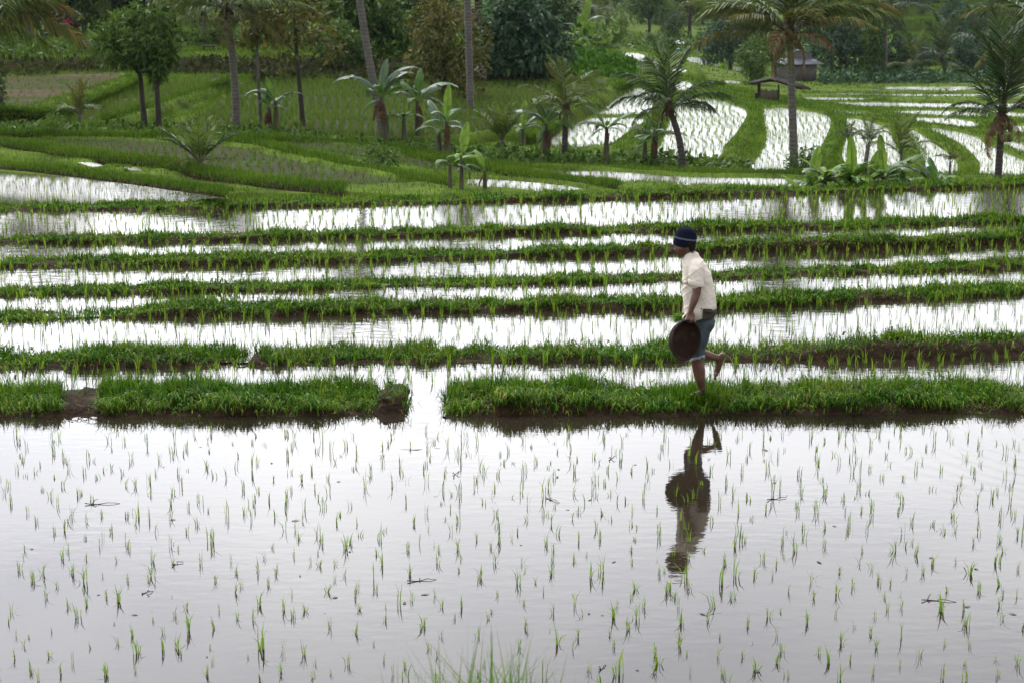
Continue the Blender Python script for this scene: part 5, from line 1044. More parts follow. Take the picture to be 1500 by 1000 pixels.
F = [(i, i + 1, n + i + 1, n + i) for i in range(12)] + [(3 * n + i, 3 * n + i + 1, 2 * n + i + 1, 2 * n + i) for i in range(12)] + [(2 * n + i, 2 * n + i + 1, i + 1, i) for i in range(12)]
mb.add(np.vstack([A, B, A2, B2]), F); mb.build('arched_roof', M['tin'], hut)
mb = MB(); g_ = ringp(-.63, .92, .89); mb.add(np.vstack([g_, [[0, -.63, e1]]]), [(i, i + 1, 13) for i in range(12)]); g2 = ringp(.63, .92, .89); mb.add(np.vstack([g2, [[0, .63, e1]]]), [(i + 1, i, 13) for i in range(12)]); mb.build('gable_panel', M['plank'], hut)
for x, y in ((1.3, -1.25), (1.3, 1.25), (-1.3, -1.25), (-1.3, 1.25)):
    mb = MB(); mb.tube([(x, y, -.3), (x + .03, y, .6), (x - .04, y, 1.2)], .055, 7); mb.build('post', M['bark_pale'], hut)
# open shelter
b = ground(1136, 148); sh = empty('open_shelter', b, R(-12)); sh.scale = (.82, .82, .78); tag(sh, 'ramshackle open shelter of dark timber with a sagging roof', 'shelter')
for x, y, h in ((-.9, -.5, .95), (.75, -.5, .8), (-.9, .6, 1.0), (.75, .6, .9), (.15, -.5, .95)):
    mb = MB(); mb.tube([(x, y, -.3), (x + .03, y, h * .5), (x, y, h)], .045, 6); mb.build('post', M['darkwood'], sh)
mb = MB(); n = 16
for i in range(n):
    y = -.75 + 1.6 * i / n + random.uniform(-.03, .03)
    mb.tube([(-1.15 + random.uniform(-.2, .2), y, .98), (-.3, y, 1.16 + random.uniform(-.05, .07)), (.1, y + random.uniform(-.05, .05), 1.12 + random.uniform(-.06, .06)), (.9, y, .92 + random.uniform(-.07, .05)), (1.35 + random.uniform(-.2, .5), y, .72 + random.uniform(-.1, .02))], [.05, .075, .07, .06, .025], 6)
mb.build('roof', M['darkwood'], sh)
mb = MB()
for i in range(8): mb.box((-.72 + i * .12, -.45 + random.uniform(-.02, .02), .32), (.055, .02, .32 + random.uniform(-.05, .05)))
mb.build('board_panel', M['palewood'], sh)
mb = MB(); mb.box((-.95, -.3, .2), (.1, .2, .22)); mb.box((-.95, -.3, .44), (.13, .23, .02)); mb.build('bin', M['darkwood'], sh)
# houses
def house(name, base, W, Dp, wall, roofh, over, rmat, label, rz=0, ridge=.55, thick=.1):
    h = empty(name, base, rz); tag(h, label, 'house')
    mb = MB()
    for (c, hf) in [((0, -Dp / 2, wall / 2), (W / 2, .08, wall / 2)), ((0, Dp / 2, wall / 2), (W / 2, .08, wall / 2)), ((-W / 2, 0, wall / 2), (.08, Dp / 2 - .09, wall / 2)), ((W / 2, 0, wall / 2), (.08, Dp / 2 - .09, wall / 2))]: mb.box(c, hf)
    mb.build('wall', M['darkwood'], h)
    mb = MB(); a, c = W / 2 + over, Dp / 2 + over; r = W / 2 * ridge
    n = 10
    for lay in range(n):      # courses of thatch or tile stepping up the hip
        t0, t1 = lay / n, (lay + 1) / n + .02; sag = lambda t: t - .10 * math.sin(math.pi * t)
        x0, x1 = a + (r - a) * t0, a + (r - a) * t1; y0, y1 = c * (1 - t0) + .02, max(c * (1 - t1), .0) + .02; z0, z1 = wall - .05 + roofh * sag(t0) + thick, wall - .05 + roofh * sag(min(t1, 1.0))
        v = [(-x0, -y0, z0), (x0, -y0, z0), (x0, y0, z0), (-x0, y0, z0), (-x1, -y1, z1), (x1, -y1, z1), (x1, y1, z1), (-x1, y1, z1)]
        vb = [(x, y, z0 - thick) for x, y, z in v[:4]]
        mb.add(np.array(v + vb), [(0, 1, 5, 4), (1, 2, 6, 5), (2, 3, 7, 6), (3, 0, 4, 7), (8, 9, 1, 0), (9, 10, 2, 1), (10, 11, 3, 2), (11, 8, 0, 3), (4, 5, 6, 7)])
    mb.build('roof', M[rmat], h)
    mb = MB(); mb.tube([(-r, 0, wall + roofh + .03), (r, 0, wall + roofh + .03)], .09, 7); mb.build('ridge_cap', M[rmat], h)
    mb = MB()
    mb.box((W * .1, -Dp / 2 - .1, wall * .42), (.4, .03, wall * .42)); mb.build('door', M['palewood'], h)
    return h
b = atd(792, 66, 98); zr = on_ray_at(800, 14, b)[2]; house('thatched_house', b, 3.0, 2.6, zr - b[2] - 1.0, 1.0, .35, 'tile', 'house with a dark brown hipped roof behind the huge rounded bush', ridge=.72)
P_ = [on_ray_at(797, 10, b) - [0, 1.3, 0], on_ray_at(806, 18, b) - [0, 1.55, 0], on_ray_at(821, 33, b) - [0, 1.75, 0]]
pb = MB(); pb.tube(np.array(P_) - P_[2], .04, 6); tag(pb.build('bamboo_pole', M['palewood'], None, P_[2]), 'bare bamboo pole leaning on the dark brown roof', 'pole')
b = atd(907, 70, 184); house('red_roofed_house', b, 3.0, 2.6, .75, 1.0, .35, 'tile_red', 'low house with a reddish tiled roof at the head of the valley', ridge=.6)
b = atd(694, 66, 84); zr = on_ray_at(694, 16, b)[2]; house('small_hut', b, 1.0, 1.0, zr - b[2] - .95, .95, .2, 'tile', 'small steep roofed hut half hidden by the pale palm trunk', ridge=.2)
# field shrine
b = wbase(703, 121, 66); st = empty('field_shrine', b, R(10)); tag(st, 'small grey stone shrine with a pitched cap at the rice field edge', 'shrine')
mb = MB(); mb.box((0, 0, .08), (.24, .2, .14)); mb.box((0, 0, .26), (.16, .14, .1)); mb.build('pedestal', M['stone'], st)
mb = MB(); mb.add(np.array([(-.27, -.24, .34), (.27, -.24, .34), (.27, .24, .34), (-.27, .24, .34), (-.08, 0, .66), (.08, 0, .66), (-.27, -.24, .30), (.27, -.24, .30), (.27, .24, .30), (-.27, .24, .30)]), [(0, 1, 5, 4), (2, 3, 4, 5), (1, 2, 5, 5), (3, 0, 4, 4), (6, 7, 1, 0), (7, 8, 2, 1), (8, 9, 3, 2), (9, 6, 0, 3)])
mb.build('cap', M['stone'], st)
# lawn bench
b = wbase(306, 76, 76); bn = empty('wooden_bench', b, R(5)); tag(bn, 'low dark wooden bench on the lawn beside the banded palm', 'bench')
mb = MB()
for i in range(3): mb.box((0, -.16 + i * .16, .22), (.30, .07, .025))
mb.build('seat', M['darkwood'], bn)
for x in (-.24, .24):
    mb = MB(); mb.box((x, 0, .09), (.04, .2, .105)); mb.build('leg', M['palewood'], bn)
# parasol, pole, people far up the valley
b = atd(995, 71, 208); pr = empty('parasol', b); tag(pr, 'white garden parasol far up the valley', 'parasol')
mb = MB(); mb.tube([(0, 0, -.1), (0, 0, .95)], .03, 6); mb.build('pole', M['darkwood'], pr)
mb = MB(); n = 12; th = np.arange(n) * 2 * np.pi / n; V = [np.stack([np.cos(th) * r, np.sin(th) * r, np.full(n, z)], 1) for r, z in ((.66, .62), (.5, .80), (.25, .94), (.02, 1.0))]
mb.add(np.vstack(V), [(k * n + i, k * n + (i + 1) % n, (k + 1) * n + (i + 1) % n, (k + 1) * n + i) for k in range(3) for i in range(n)]); mb.build('canopy', M['white'], pr)
b = atd(975, 72, 200); mb = MB(); pp = [np.array(on_ray_at(x, y, b)) - b for x, y in ((975, 74), (974, 55), (975, 34), (979, 28), (986, 23), (993, 18))]; mb.tube(pp, [.10, .09, .08, .07, .06, .03], 7)
tag(mb.build('bamboo_pole', M['bark_pale'], None, b), 'tall pale pole with its tip bent over, far up the valley', 'pole')
b = atd(972, 71, 205); mb = MB(); mb.box((0, 0, .1), (.1, .08, .18)); mb.tube([(0, 0, .28), (0, 0, .34)], [.09, .05], 8); tag(mb.build('marker_stone', M['white'], None, b), 'small white stone marker at the foot of the bent pole', 'marker')
for px, lab, y0 in ((1037, 'blue plastic sheet spread beside the dark trees far up the valley', 73), (993, 'pale blue sheet spread under the white parasol', 73)):
    b = atd(px, y0, 200); X_, Y_ = np.meshgrid(np.linspace(-.5, .5, 7), np.linspace(-.5, .5, 5), indexing='ij'); Z_ = .16 + .08 * vnoise(X_ * 4 + px, Y_ * 5, 60) - .15 * (np.abs(X_) > .45)
    V = np.stack([X_, Y_, Z_], -1).reshape(-1, 3); i, j = np.meshgrid(np.arange(6), np.arange(4), indexing='ij'); a = (i * 5 + j).ravel()
    me = npmesh('plastic_sheet', V, np.stack([a, a + 5, a + 6, a + 1], 1), M['blue']); o = link('plastic_sheet', me, None, b); md = o.modifiers.new('s', 'SOLIDIFY'); md.thickness = .03; tag(o, lab, 'sheet')

def hull(bm, pts):
    vs = [bm.verts.new(p) for p in pts]; bmesh.ops.convex_hull(bm, input=vs)
_ico = None
def sph(c, r, sub=2):
    bm = bmesh.new(); bmesh.ops.create_icosphere(bm, subdivisions=sub, radius=1); v = [np.array(x.co) for x in bm.verts]; bm.free(); return np.array(v) * np.array(r) + np.array(c)
class Body:
    """union of round cones and ellipsoids, grown into one continuous surface by voxel remeshing"""
    def __init__(s): s.bm = bmesh.new()
    def cone(s, a, ra, b, rb):
        P = np.vstack([sph(a, ra), sph(b, rb)]); t = bmesh.new(); hull(t, [Vector(p) for p in P]); s._merge(t)
    def chain(s, pts):
        for (a, ra), (b, rb) in zip(pts[:-1], pts[1:]): s.cone(a, ra, b, rb)
    def ell(s, c, r, rot=None):
        v = sph((0, 0, 0), r, 3)
        if rot is not None: v = v @ np.array(rot).T
        t = bmesh.new(); hull(t, [Vector(p) for p in v + np.array(c)]); s._merge(t)
    def loft(s, rings):
        t = bmesh.new(); hull_pts = None
        for r0, r1 in zip(rings[:-1], rings[1:]):
            tt = bmesh.new(); hull(tt, [Vector(p) for p in np.vstack([r0, r1])]); s._merge(tt)
        t.free()
    def _merge(s, t):
        bmesh.ops.delete(t, geom=[v for v in t.verts if not v.link_faces], context='VERTS')
        me = bpy.data.meshes.new('tmp'); t.to_mesh(me); t.free(); s.bm.from_mesh(me); bpy.data.meshes.remove(me)
    def build(s, name, mat, parent, voxel=.008, smooth=6, noise=None):
        bmesh.ops.recalc_face_normals(s.bm, faces=s.bm.faces[:])
        me = bpy.data.meshes.new(name); s.bm.to_mesh(me); s.bm.free()
        o = bpy.data.objects.new(name, me); COL.objects.link(o)
        m = o.modifiers.new('r', 'REMESH'); m.mode = 'VOXEL'; m.voxel_size = voxel; m.use_smooth_shade = True
        m = o.modifiers.new('s', 'SMOOTH'); m.factor = .5; m.iterations = smooth
        dg = bpy.context.evaluated_depsgraph_get(); me2 = bpy.data.meshes.new_from_object(o.evaluated_get(dg)); o.modifiers.clear(); o.data = me2; bpy.data.meshes.remove(me)
        me2.name = name
        if noise:
            nv = len(me2.vertices); co = np.empty(nv * 3); me2.vertices.foreach_get('co', co); co = co.reshape(-1, 3); no = np.empty(nv * 3); me2.vertices.foreach_get('normal', no); no = no.reshape(-1, 3)
            me2.vertices.foreach_set('co', (co + no * noise(co)[:, None]).ravel()); me2.update()
        me2.materials.clear(); me2.materials.append(mat)
        me2.polygons.foreach_set('use_smooth', np.ones(len(me2.polygons), bool))
        o.parent = parent; return o
# tiny far person sitting by the terraces
def far_person(px, py, d, label, top):
    b = atd(px, py, d); B_ = Body(); B_.chain([((-.08, 0, 0), .07), ((-.07, 0, .42), .08), ((-.03, 0, .8), .12)]); B_.chain([((.1, -.05, 0), .07), ((.08, 0, .42), .08), ((.03, 0, .8), .12)])
    B_.chain([((0, 0, .8), .15), ((0, 0, 1.1), .15), ((0, 0, 1.34), .13), ((0, 0, 1.48), .055), ((0, -.02, 1.56), .09)]); B_.ell((0, -.02, 1.6), (.085, .1, .12)); B_.chain([((-.17, 0, 1.34), .06), ((-.24, -.03, 1.05), .05), ((-.2, -.12, .82), .035)]); B_.chain([((.17, 0, 1.34), .06), ((.24, -.03, 1.05), .05), ((.2, -.12, .82), .035)])
    rt = empty('person', b); tag(rt, label, 'person'); B_.build('body', M['darkcloth'], rt, .02, 4)
    B_ = Body(); B_.chain([((0, 0, .82), .17), ((0, 0, 1.1), .17), ((0, 0, 1.32), .155)]); B_.chain([((-.17, 0, 1.34), .075), ((-.235, -.03, 1.1), .06)]); B_.chain([((.17, 0, 1.34), .075), ((.235, -.03, 1.1), .06)]); B_.build('shirt', M[top], rt, .02, 4)
far_person(1024, 80, 195, 'distant person in dark clothes standing by a far flooded terrace', 'darkcloth')
# hillside terraces, right distance
def ledge(pts, d, h, label):
    A = np.array([wbase(x, y, d_) for (x, y), d_ in zip(pts, d)]); A = smooth_poly(A, 1.0, False); n = len(A)
    z = A[:, 2].mean() + .3 * 0; A[:, 2] = z + .25 * vnoise(A[:, 0] * .3, A[:, 1] * .3, 70)
    prof = [(0, -2.5), (.1, h * .8), (.5, h), (4.0, h + .15), (7.0, -1.0)]
    V = np.stack([A + [0, u, v] for u, v in prof], 1).reshape(-1, 3); m = len(prof); i, j = np.meshgrid(np.arange(n - 1), np.arange(m - 1), indexing='ij'); a = (i * m + j).ravel()
    tag(link('hillside_terrace', npmesh('hillside_terrace', V, np.stack([a, a + m, a + m + 1, a + 1], 1), M['turf'], smooth=True)), label, 'terrace', kind='structure')
    nb = n * 420; s_ = rng.uniform(0, n - 1, nb); u = rng.uniform(.0, 4.0, nb); P = np.stack([np.interp(s_, np.arange(n), A[:, q]) for q in range(3)], 1); P[:, 1] += u; P[:, 2] += np.interp(u, [0, .1, .5, 4], [-.2, h * .8, h, h + .15]) - .02
    return blades(P, rng.uniform(.2, .5, nb), .12, rng.uniform(0, 6.3, nb), np.abs(rng.normal(.3, .3, nb)), 1)
LV, LT, ln = [], [], 0
for pts, d, h, lab in [([(1340, 3), (1400, 5), (1450, 9), (1530, 8)], [262] * 4, 2.2, 'uppermost hillside terrace'), ([(1375, 18), (1410, 20), (1450, 25), (1530, 26)], [246] * 4, 1.8, 'second hillside terrace'), ([(1300, 30), (1340, 34), (1400, 34), (1460, 40), (1530, 42)], [232] * 5, 1.8, 'third hillside terrace'),
                  ([(1320, 52), (1380, 50), (1440, 56), (1530, 60)], [212] * 4, 1.6, 'fourth hillside terrace'), ([(1320, 78), (1370, 74), (1420, 78), (1530, 82)], [185] * 4, 1.4, 'lowest hillside terrace'), ([(1340, 100), (1390, 97), (1440, 99), (1530, 102)], [155] * 4, 1.0, 'valley edge terrace below the hillside')]:
    V, T = ledge(pts, d, h, lab); LV.append(V); LT.append(T + ln); ln += len(V)
tag(link('hillside_grass', npmesh('hillside_grass', np.concatenate(LV), np.concatenate(LT), M['turfgrass'])), 'light green grass along the hillside terraces', 'grass', kind='stuff')
# ================================================================ THE WALKER
MY = 15.44
GX, GZ = aty(1028, 579, MY)[0], aty(1028, 579, MY)[2]
ORG = np.array([GX, MY, GZ])
def mp(px, py, dy=0.0): return np.array(aty(px, py, MY + dy)) - ORG
man = empty('person', ORG); tag(man, 'man in a knit cap, cream shirt and frayed denim shorts walking barefoot along the bund', 'person')
K = 1 / 150.0
skin, nt, p, out = newmat('brown_skin'); L = nt.links.new
tc = N(nt, 'ShaderNodeTexCoord'); n1 = N(nt, 'ShaderNodeTexNoise', Scale=9.0, Detail=5.0); L(tc.outputs['Object'], n1.inputs['Vector'])
r_ = ramp(nt, [(.3, (.060, .026, .014)), (.7, (.115, .053, .029))]); L(n1.outputs['Fac'], r_.inputs[0])
sx = N(nt, 'ShaderNodeSeparateXYZ'); L(tc.outputs['Object'], sx.inputs[0]); n2 = N(nt, 'ShaderNodeTexNoise', Scale=14.0, Detail=4.0); L(tc.outputs['Object'], n2.inputs['Vector'])
ma = N(nt, 'ShaderNodeMath', operation='MULTIPLY_ADD'); L(n2.outputs['Fac'], ma.inputs[0]); ma.inputs[1].default_value = .25; L(sx.outputs['Z'], ma.inputs[2])
mr = N(nt, 'ShaderNodeMapRange'); mr.inputs[1].default_value = .10; mr.inputs[2].default_value = .40; mr.inputs[3].default_value = 1; mr.inputs[4].default_value = 0; L(ma.outputs[0], mr.inputs[0])
L(mixc(nt, r_.outputs[0], (.026, .013, .008), mr.outputs[0]), p.inputs['Base Color'])   # mud dried on shins and feet
p.inputs['Roughness'].default_value = .5; p.inputs['Specular IOR Level'].default_value = .35
n3 = N(nt, 'ShaderNodeTexNoise', Scale=60.0, Detail=3.0); L(tc.outputs['Object'], n3.inputs['Vector']); bb = N(nt, 'ShaderNodeBump', Strength=.5, Distance=.003); L(n3.outputs['Fac'], bb.inputs['Height']); L(bb.outputs[0], p.inputs['Normal'])
def weave(name, stops, sc1, rough=.85, bump=.003, bs=120, scuff=5):
    m = solid(name, stops, scuff, rough, bump, bs); return m
M['shirt'] = weave('cream_cotton', [(.3, (.50, .435, .36)), (.55, (.58, .51, .43)), (.75, (.64, .57, .49))], 6)
M['denim'] = weave('faded_denim', [(.3, (.016, .023, .028)), (.55, (.040, .053, .060)), (.75, (.085, .105, .115))], 8, scuff=9)
M['fray'] = weave('frayed_cotton', [(.3, (.16, .19, .21)), (.7, (.32, .35, .37))], 8)
M['hair'] = solid('black_hair', [(.3, (.006, .005, .005)), (.7, (.02, .017, .016))], 30, .9, .006, 70, spec=.05)
M['pouch'] = weave('khaki_canvas', [(.3, (.022, .016, .010)), (.7, (.055, .042, .027))], 8)
M['belt'] = weave('dark_belt', [(.3, (.014, .010, .008)), (.7, (.04, .03, .024))], 8)
M['nail'] = solid('toe_nail', [(.3, (.2, .13, .09)), (.7, (.28, .19, .14))], 8, .5)

B_ = Body()
# head: skull, jaw, brow, nose, lips, chin, cheek, ear
hc = mp(1004.5, 357.5, 0)
B_.ell(hc, (.094, .073, .105), Matrix.Rotation(R(12), 3, 'Y'))
B_.cone(mp(998.5, 367, 0), .052, mp(997.6, 373.2, 0), .030)                 # jaw
B_.cone(mp(1005, 368.5, .038), .026, mp(998.2, 374, .02), .02); B_.cone(mp(1005, 368.5, -.038), .026, mp(998.2, 374, -.02), .02)
B_.ell(mp(996.3, 375.8, 0), (.021, .022, .016))                            # chin
B_.chain([(mp(992.0, 358.8, 0), .012), (mp(989.6, 364.2, 0), .0105), (mp(988.6, 366.4, 0), .0135)])   # nose
B_.ell(mp(989.9, 366.8, -.011), (.010, .008, .008)); B_.ell(mp(989.9, 366.8, .011), (.010, .008, .008))
B_.cone(mp(992.6, 357.6, -.036), .013, mp(991.6, 357.8, .036), .013)         # brow
B_.ell(mp(992.9, 370.0, 0), (.013, .022, .0065)); B_.ell(mp(993.4, 372.2, 0), (.013, .020, .007))  # lips
B_.ell(mp(996.8, 364.5, -.045), (.03, .022, .022)); B_.ell(mp(996.8, 364.5, .045), (.03, .022, .022))
for s_ in (-1, 1): B_.ell(mp(1007.8, 362.2, s_ * .074), (.018, .010, .030), Matrix.Rotation(R(14), 3, 'Y')); B_.ell(mp(1007.2, 366.6, s_ * .072), (.010, .008, .010))
B_.chain([(mp(1007.5, 366, 0), .055), (mp(1012.5, 377, 0), .058), (mp(1016.5, 386, 0), .075)])      # neck
# trunk
B_.chain([(mp(1016.5, 388, -.1), .07), (mp(1016.5, 388, .1), .07)]); B_.ell(mp(1019.5, 402, 0), (.115, .165, .16)); B_.ell(mp(1023.5, 432, 0), (.115, .15, .16)); B_.ell(mp(1028.5, 460, 0), (.105, .145, .12))
# left arm (camera side) and right arm
LH = mp(1011.5, 462.5, -.275)
B_.chain([(mp(1019.5, 390.5, -.16), .062), (mp(1020.5, 404, -.205), .056), (mp(1021.2, 421, -.225), .043), (mp(1020.4, 429, -.235), .041), (mp(1017.6, 438, -.25), .041), (mp(1013.4, 450, -.265), .031), (mp(1011.6, 456.5, -.272), .026)])
B_.chain([(mp(1018, 391, .16), .062), (mp(1014, 408, .21), .052), (mp(1008, 425, .22), .041), (mp(1006.5, 434, .20), .039), (mp(1004, 450, .10), .030), (mp(1002.5, 458.5, .02), .026)])
# left hand over the rim
B_.ell(mp(1011.8, 461.5, -.277), (.040, .021, .040)); B_.ell(mp(1014.5, 464.8, -.283), (.026, .018, .018)); B_.ell(mp(1008.8, 464.5, -.28), (.02, .018, .018))
kn = [(1006.2, 465.0, .0100, 1.0), (1009.7, 465.9, .0105, 1.1), (1013.2, 466.0, .0100, 1.03), (1016.4, 465.0, .0090, .85)]
for i, (x, y, r, l) in enumerate(kn):
    B_.chain([(mp(x + .3, y - 2.2, -.288), r * 1.08), (mp(x, y + .9 * l, -.312), r * 1.05), (mp(x - .2, y + 4.2 * l, -.327), r * .95), (mp(x - .1 + .2 * i, y + 6.6 * l, -.322), r * .85)])
B_.chain([(mp(1007.0, 460.0, -.265), .014), (mp(1003.4, 463.2, -.262), .012), (mp(1001.8, 466.6, -.258), .0105), (mp(1001.8, 469.2, -.256), .009)])   # thumb behind the rim
# right hand holding the bundle
B_.ell(mp(1002.5, 462.5, -.01), (.034, .030, .038))
for i in range(4): B_.chain([(mp(1000.4 + i * 1.9, 461.5, -.03), .010), (mp(999.8 + i * 1.9, 464.2, -.055), .010), (mp(999.9 + i * 1.9, 467.2, -.045), .009), (mp(1000.3 + i * 1.9, 468.0, -.02), .008)])
B_.chain([(mp(1000, 462, .01), .013), (mp(997.6, 464.5, -.02), .011), (mp(997.4, 466.6, -.045), .009)])
# standing leg
B_.chain([(mp(1029, 476, -.085), .075), (mp(1022.5, 505, -.095), .062), (mp(1020.6, 523, -.09), .064), (mp(1021.0, 530, -.09), .060), (mp(1023.4, 540, -.088), .0635), (mp(1025.2, 553, -.088), .052), (mp(1028.4, 566, -.087), .0345), (mp(1029.2, 571.5, -.087), .034)])
B_.chain([(mp(1030.6, 576.3, -.087), .032), (mp(1025, 575.5, -.092), .034), (mp(1018, 577.6, -.098), .028), (mp(1012, 578.3, -.102), .020)])
B_.chain([(mp(1022, 576.5, -.07), .026), (mp(1012.5, 578.3, -.075), .018)])
B_.ell(mp(1030.2, 570.0, -.117), (.014, .010, .014))
for i, (x, r) in enumerate([(1008.6, .014), (1008.2, .0105), (1009.0, .010), (1010.2, .0095), (1011.6, .009)]): B_.cone(mp(x + 4, 578, -.065 - .016 * i), r * 1.05, mp(x, 578.8, -.063 - .019 * i), r)
# lifted leg
B_.chain([(mp(1029, 477, .085), .075), (mp(1020, 498, .10), .066), (mp(1014, 513.5, .11), .062), (mp(1019, 516.5, .115), .058), (mp(1033, 518.8, .12), .0475), (mp(1044, 522.0, .125), .038), (mp(1051.5, 523.8, .13), .034)])
B_.chain([(mp(1058.3, 519.8, .13), .031), (mp(1053.6, 525.5, .13), .037), (mp(1053.0, 534, .13), .031), (mp(1050.2, 543.0, .13), .029), (mp(1048.2, 549.0, .13), .020)])
B_.chain([(mp(1057.8, 522.2, .13), .030), (mp(1055.6, 530, .15), .026), (mp(1051.6, 542.5, .155), .025)])
B_.ell(mp(1051.0, 524.6, .097), (.013, .010, .013))
for i, (x, y, r) in enumerate([(1046.9, 554.6, .014), (1047.1, 554.3, .0105), (1047.6, 553.2, .010), (1048.2, 551.8, .0095), (1048.9, 550.2, .009)]): B_.cone(mp(1049.0, 547.5, .098 + .016 * i), r * 1.1, mp(x, y, .095 + .018 * i), r)
body = B_.build('body', skin, man, .0062, 4)

# eyes: dark slits with brow hair
mb = MB()
for s_ in (-1, 1): mb.tube([mp(993.6, 361.6, s_ * .024), mp(993.2, 361.4, s_ * .034), mp(994.6, 361.8, s_ * .046)], [.004, .0065, .004], 6)
mb.build('eyes', M['hair'], man, smooth=True)
mb = MB()
for s_ in (-1, 1): mb.tube([mp(991.2, 358.6, s_ * .014), mp(991.6, 357.8, s_ * .032), mp(994.2, 358.4, s_ * .05)], [.004, .006, .003], 6)
mb.build('eyebrows', M['hair'], man, smooth=True)
# hair under the cap
B_ = Body(); B_.chain([(mp(1011.8, 356, -.03), .050), (mp(1012.4, 363.5, -.03), .040)]); B_.chain([(mp(1011.8, 356, .03), .050), (mp(1012.4, 363.5, .03), .040)]); B_.chain([(mp(1009, 356.5, -.058), .034), (mp(1011, 361.5, -.058), .028)]); B_.chain([(mp(1009, 356.5, .058), .034), (mp(1011, 361.5, .058), .028)])
B_.chain([(mp(1003.2, 358.5, -.068), .014), (mp(1002.6, 363, -.066), .008)]); B_.chain([(mp(1003.2, 358.5, .068), .014), (mp(1002.6, 363, .066), .008)])
B_.build('hair', M['hair'], man, .007, 3, lambda c: .004 * vnoise(c[:, 0] * 90, c[:, 2] * 40 + c[:, 1] * 60, 80))
# knitted cap
knit, nt, p, out = newmat('navy_knit'); L = nt.links.new
tc = N(nt, 'ShaderNodeTexCoord'); sx = N(nt, 'ShaderNodeSeparateXYZ'); L(tc.outputs['Object'], sx.inputs[0])
r_ = ramp(nt, [(0, (.006, .007, .016)), (.425, (.006, .007, .016)), (.44, (.085, .09, .12)), (.50, (.085, .09, .12)), (.515, (.007, .008, .018)), (.62, (.007, .008, .018)), (.63, (.010, .011, .022)), (.66, (.010, .011, .022)), (.67, (.006, .007, .016)), (1, (.006, .007, .016))])
mr = N(nt, 'ShaderNodeMapRange'); mr.inputs[1].default_value = -.05; mr.inputs[2].default_value = .16; L(sx.outputs['Z'], mr.inputs[0]); n4 = N(nt, 'ShaderNodeTexNoise', Scale=40.0); L(tc.outputs['Object'], n4.inputs['Vector'])
ma = N(nt, 'ShaderNodeMath', operation='MULTIPLY_ADD'); L(n4.outputs['Fac'], ma.inputs[0]); ma.inputs[1].default_value = .05; L(mr.outputs[0], ma.inputs[2]); L(ma.outputs[0], r_.inputs[0]); L(r_.outputs[0], p.inputs['Base Color']); p.inputs['Roughness'].default_value = 1.0; p.inputs['Specular IOR Level'].default_value = .05
vo = N(nt, 'ShaderNodeTexVoronoi', Scale=130.0); L(tc.outputs['Object'], vo.inputs['Vector']); bb = N(nt, 'ShaderNodeBump', Strength=.8, Distance=.004); L(vo.outputs['Distance'], bb.inputs['Height']); L(bb.outputs[0], p.inputs['Normal'])
mb = MB(); n = 36; th = np.arange(n) * 2 * np.pi / n
prof = [(.93, -.030), (.99, -.035), (1.015, -.022), (1.015, .004), (1.0, .014), (1.0, .022), (1.0, .05), (.95, .085), (.84, .115), (.62, .136), (.36, .148), (.12, .153), (.01, .154)]
V = np.vstack([np.stack([np.cos(th) * .108 * r, np.sin(th) * .090 * r, np.full(n, z) + .003 * np.sin(th * 3 + z * 40)], 1) for r, z in prof])
mb.add(V, [(k * n + i, k * n + (i + 1) % n, (k + 1) * n + (i + 1) % n, (k + 1) * n + i) for k in range(len(prof) - 1) for i in range(n)])
cap = mb.build('knit_cap', knit, man, mp(1003, 355.6, 0), smooth=True); cap.rotation_euler = (0, R(9), 0)
cm = cap.modifiers.new('sub', 'SUBSURF'); cm.levels = 1; cm.render_levels = 1
# shirt
def ringp(py, xf, xb, hw, n=40, tilt=0.0, e=2.4):
    th = np.arange(n) * 2 * np.pi / n; cx, rx = (xf + xb) / 2, (xb - xf) / 2; out = []
    for a in th:
        c, s_ = math.cos(a), math.sin(a); x = cx + rx * math.copysign(abs(c) ** (2 / e), c); y = hw * math.copysign(abs(s_) ** (2 / e), s_); out.append(mp(x, py + tilt * (x - cx) / rx, y))
    return np.array(out)
B_ = Body()
B_.loft([ringp(371, 1006, 1022, .068), ringp(377, 1002.5, 1026, .098), ringp(383, 1000.8, 1031.5, .15), ringp(390, 1000, 1036, .185), ringp(399, 999.8, 1040.5, .195), ringp(410, 999.8, 1044, .195), ringp(424, 1000.2, 1046.3, .19), ringp(440, 1001, 1048.2, .19), ringp(452, 1001.8, 1049.5, .195, tilt=-3), ringp(461.5, 1003, 1049.3, .196, tilt=-9)])
B_.chain([(mp(1020, 390, -.15), .076), (mp(1020, 400, -.195), .070), (mp(1019.4, 413.6, -.22), .064)])
B_.chain([(mp(1018, 390, .15), .083), (mp(1014.5, 401, .20), .074), (mp(1012.5, 412, .215), .066)])
B_.cone(mp(1006.5, 466.5, -.12), .045, mp(1014, 468, -.15), .04)
def wr(c):
    a = c[:, 0] * .8 + c[:, 2] * .6; b = c[:, 2] * .8 - c[:, 0] * .6
    f1 = 1 - np.abs(vnoise(a * 7 + c[:, 1] * 3, b * 17 + c[:, 1] * 4, 81)); f2 = 1 - np.abs(vnoise(b * 9 + c[:, 1] * 5, a * 24, 82)); f3 = vnoise(c[:, 0] * 5, c[:, 2] * 5 + c[:, 1] * 4, 86)
    return .003 * f3 + .007 * f1 ** 6 + .005 * f2 ** 6
shirt = B_.build('shirt', M['shirt'], man, .0075, 5, wr)
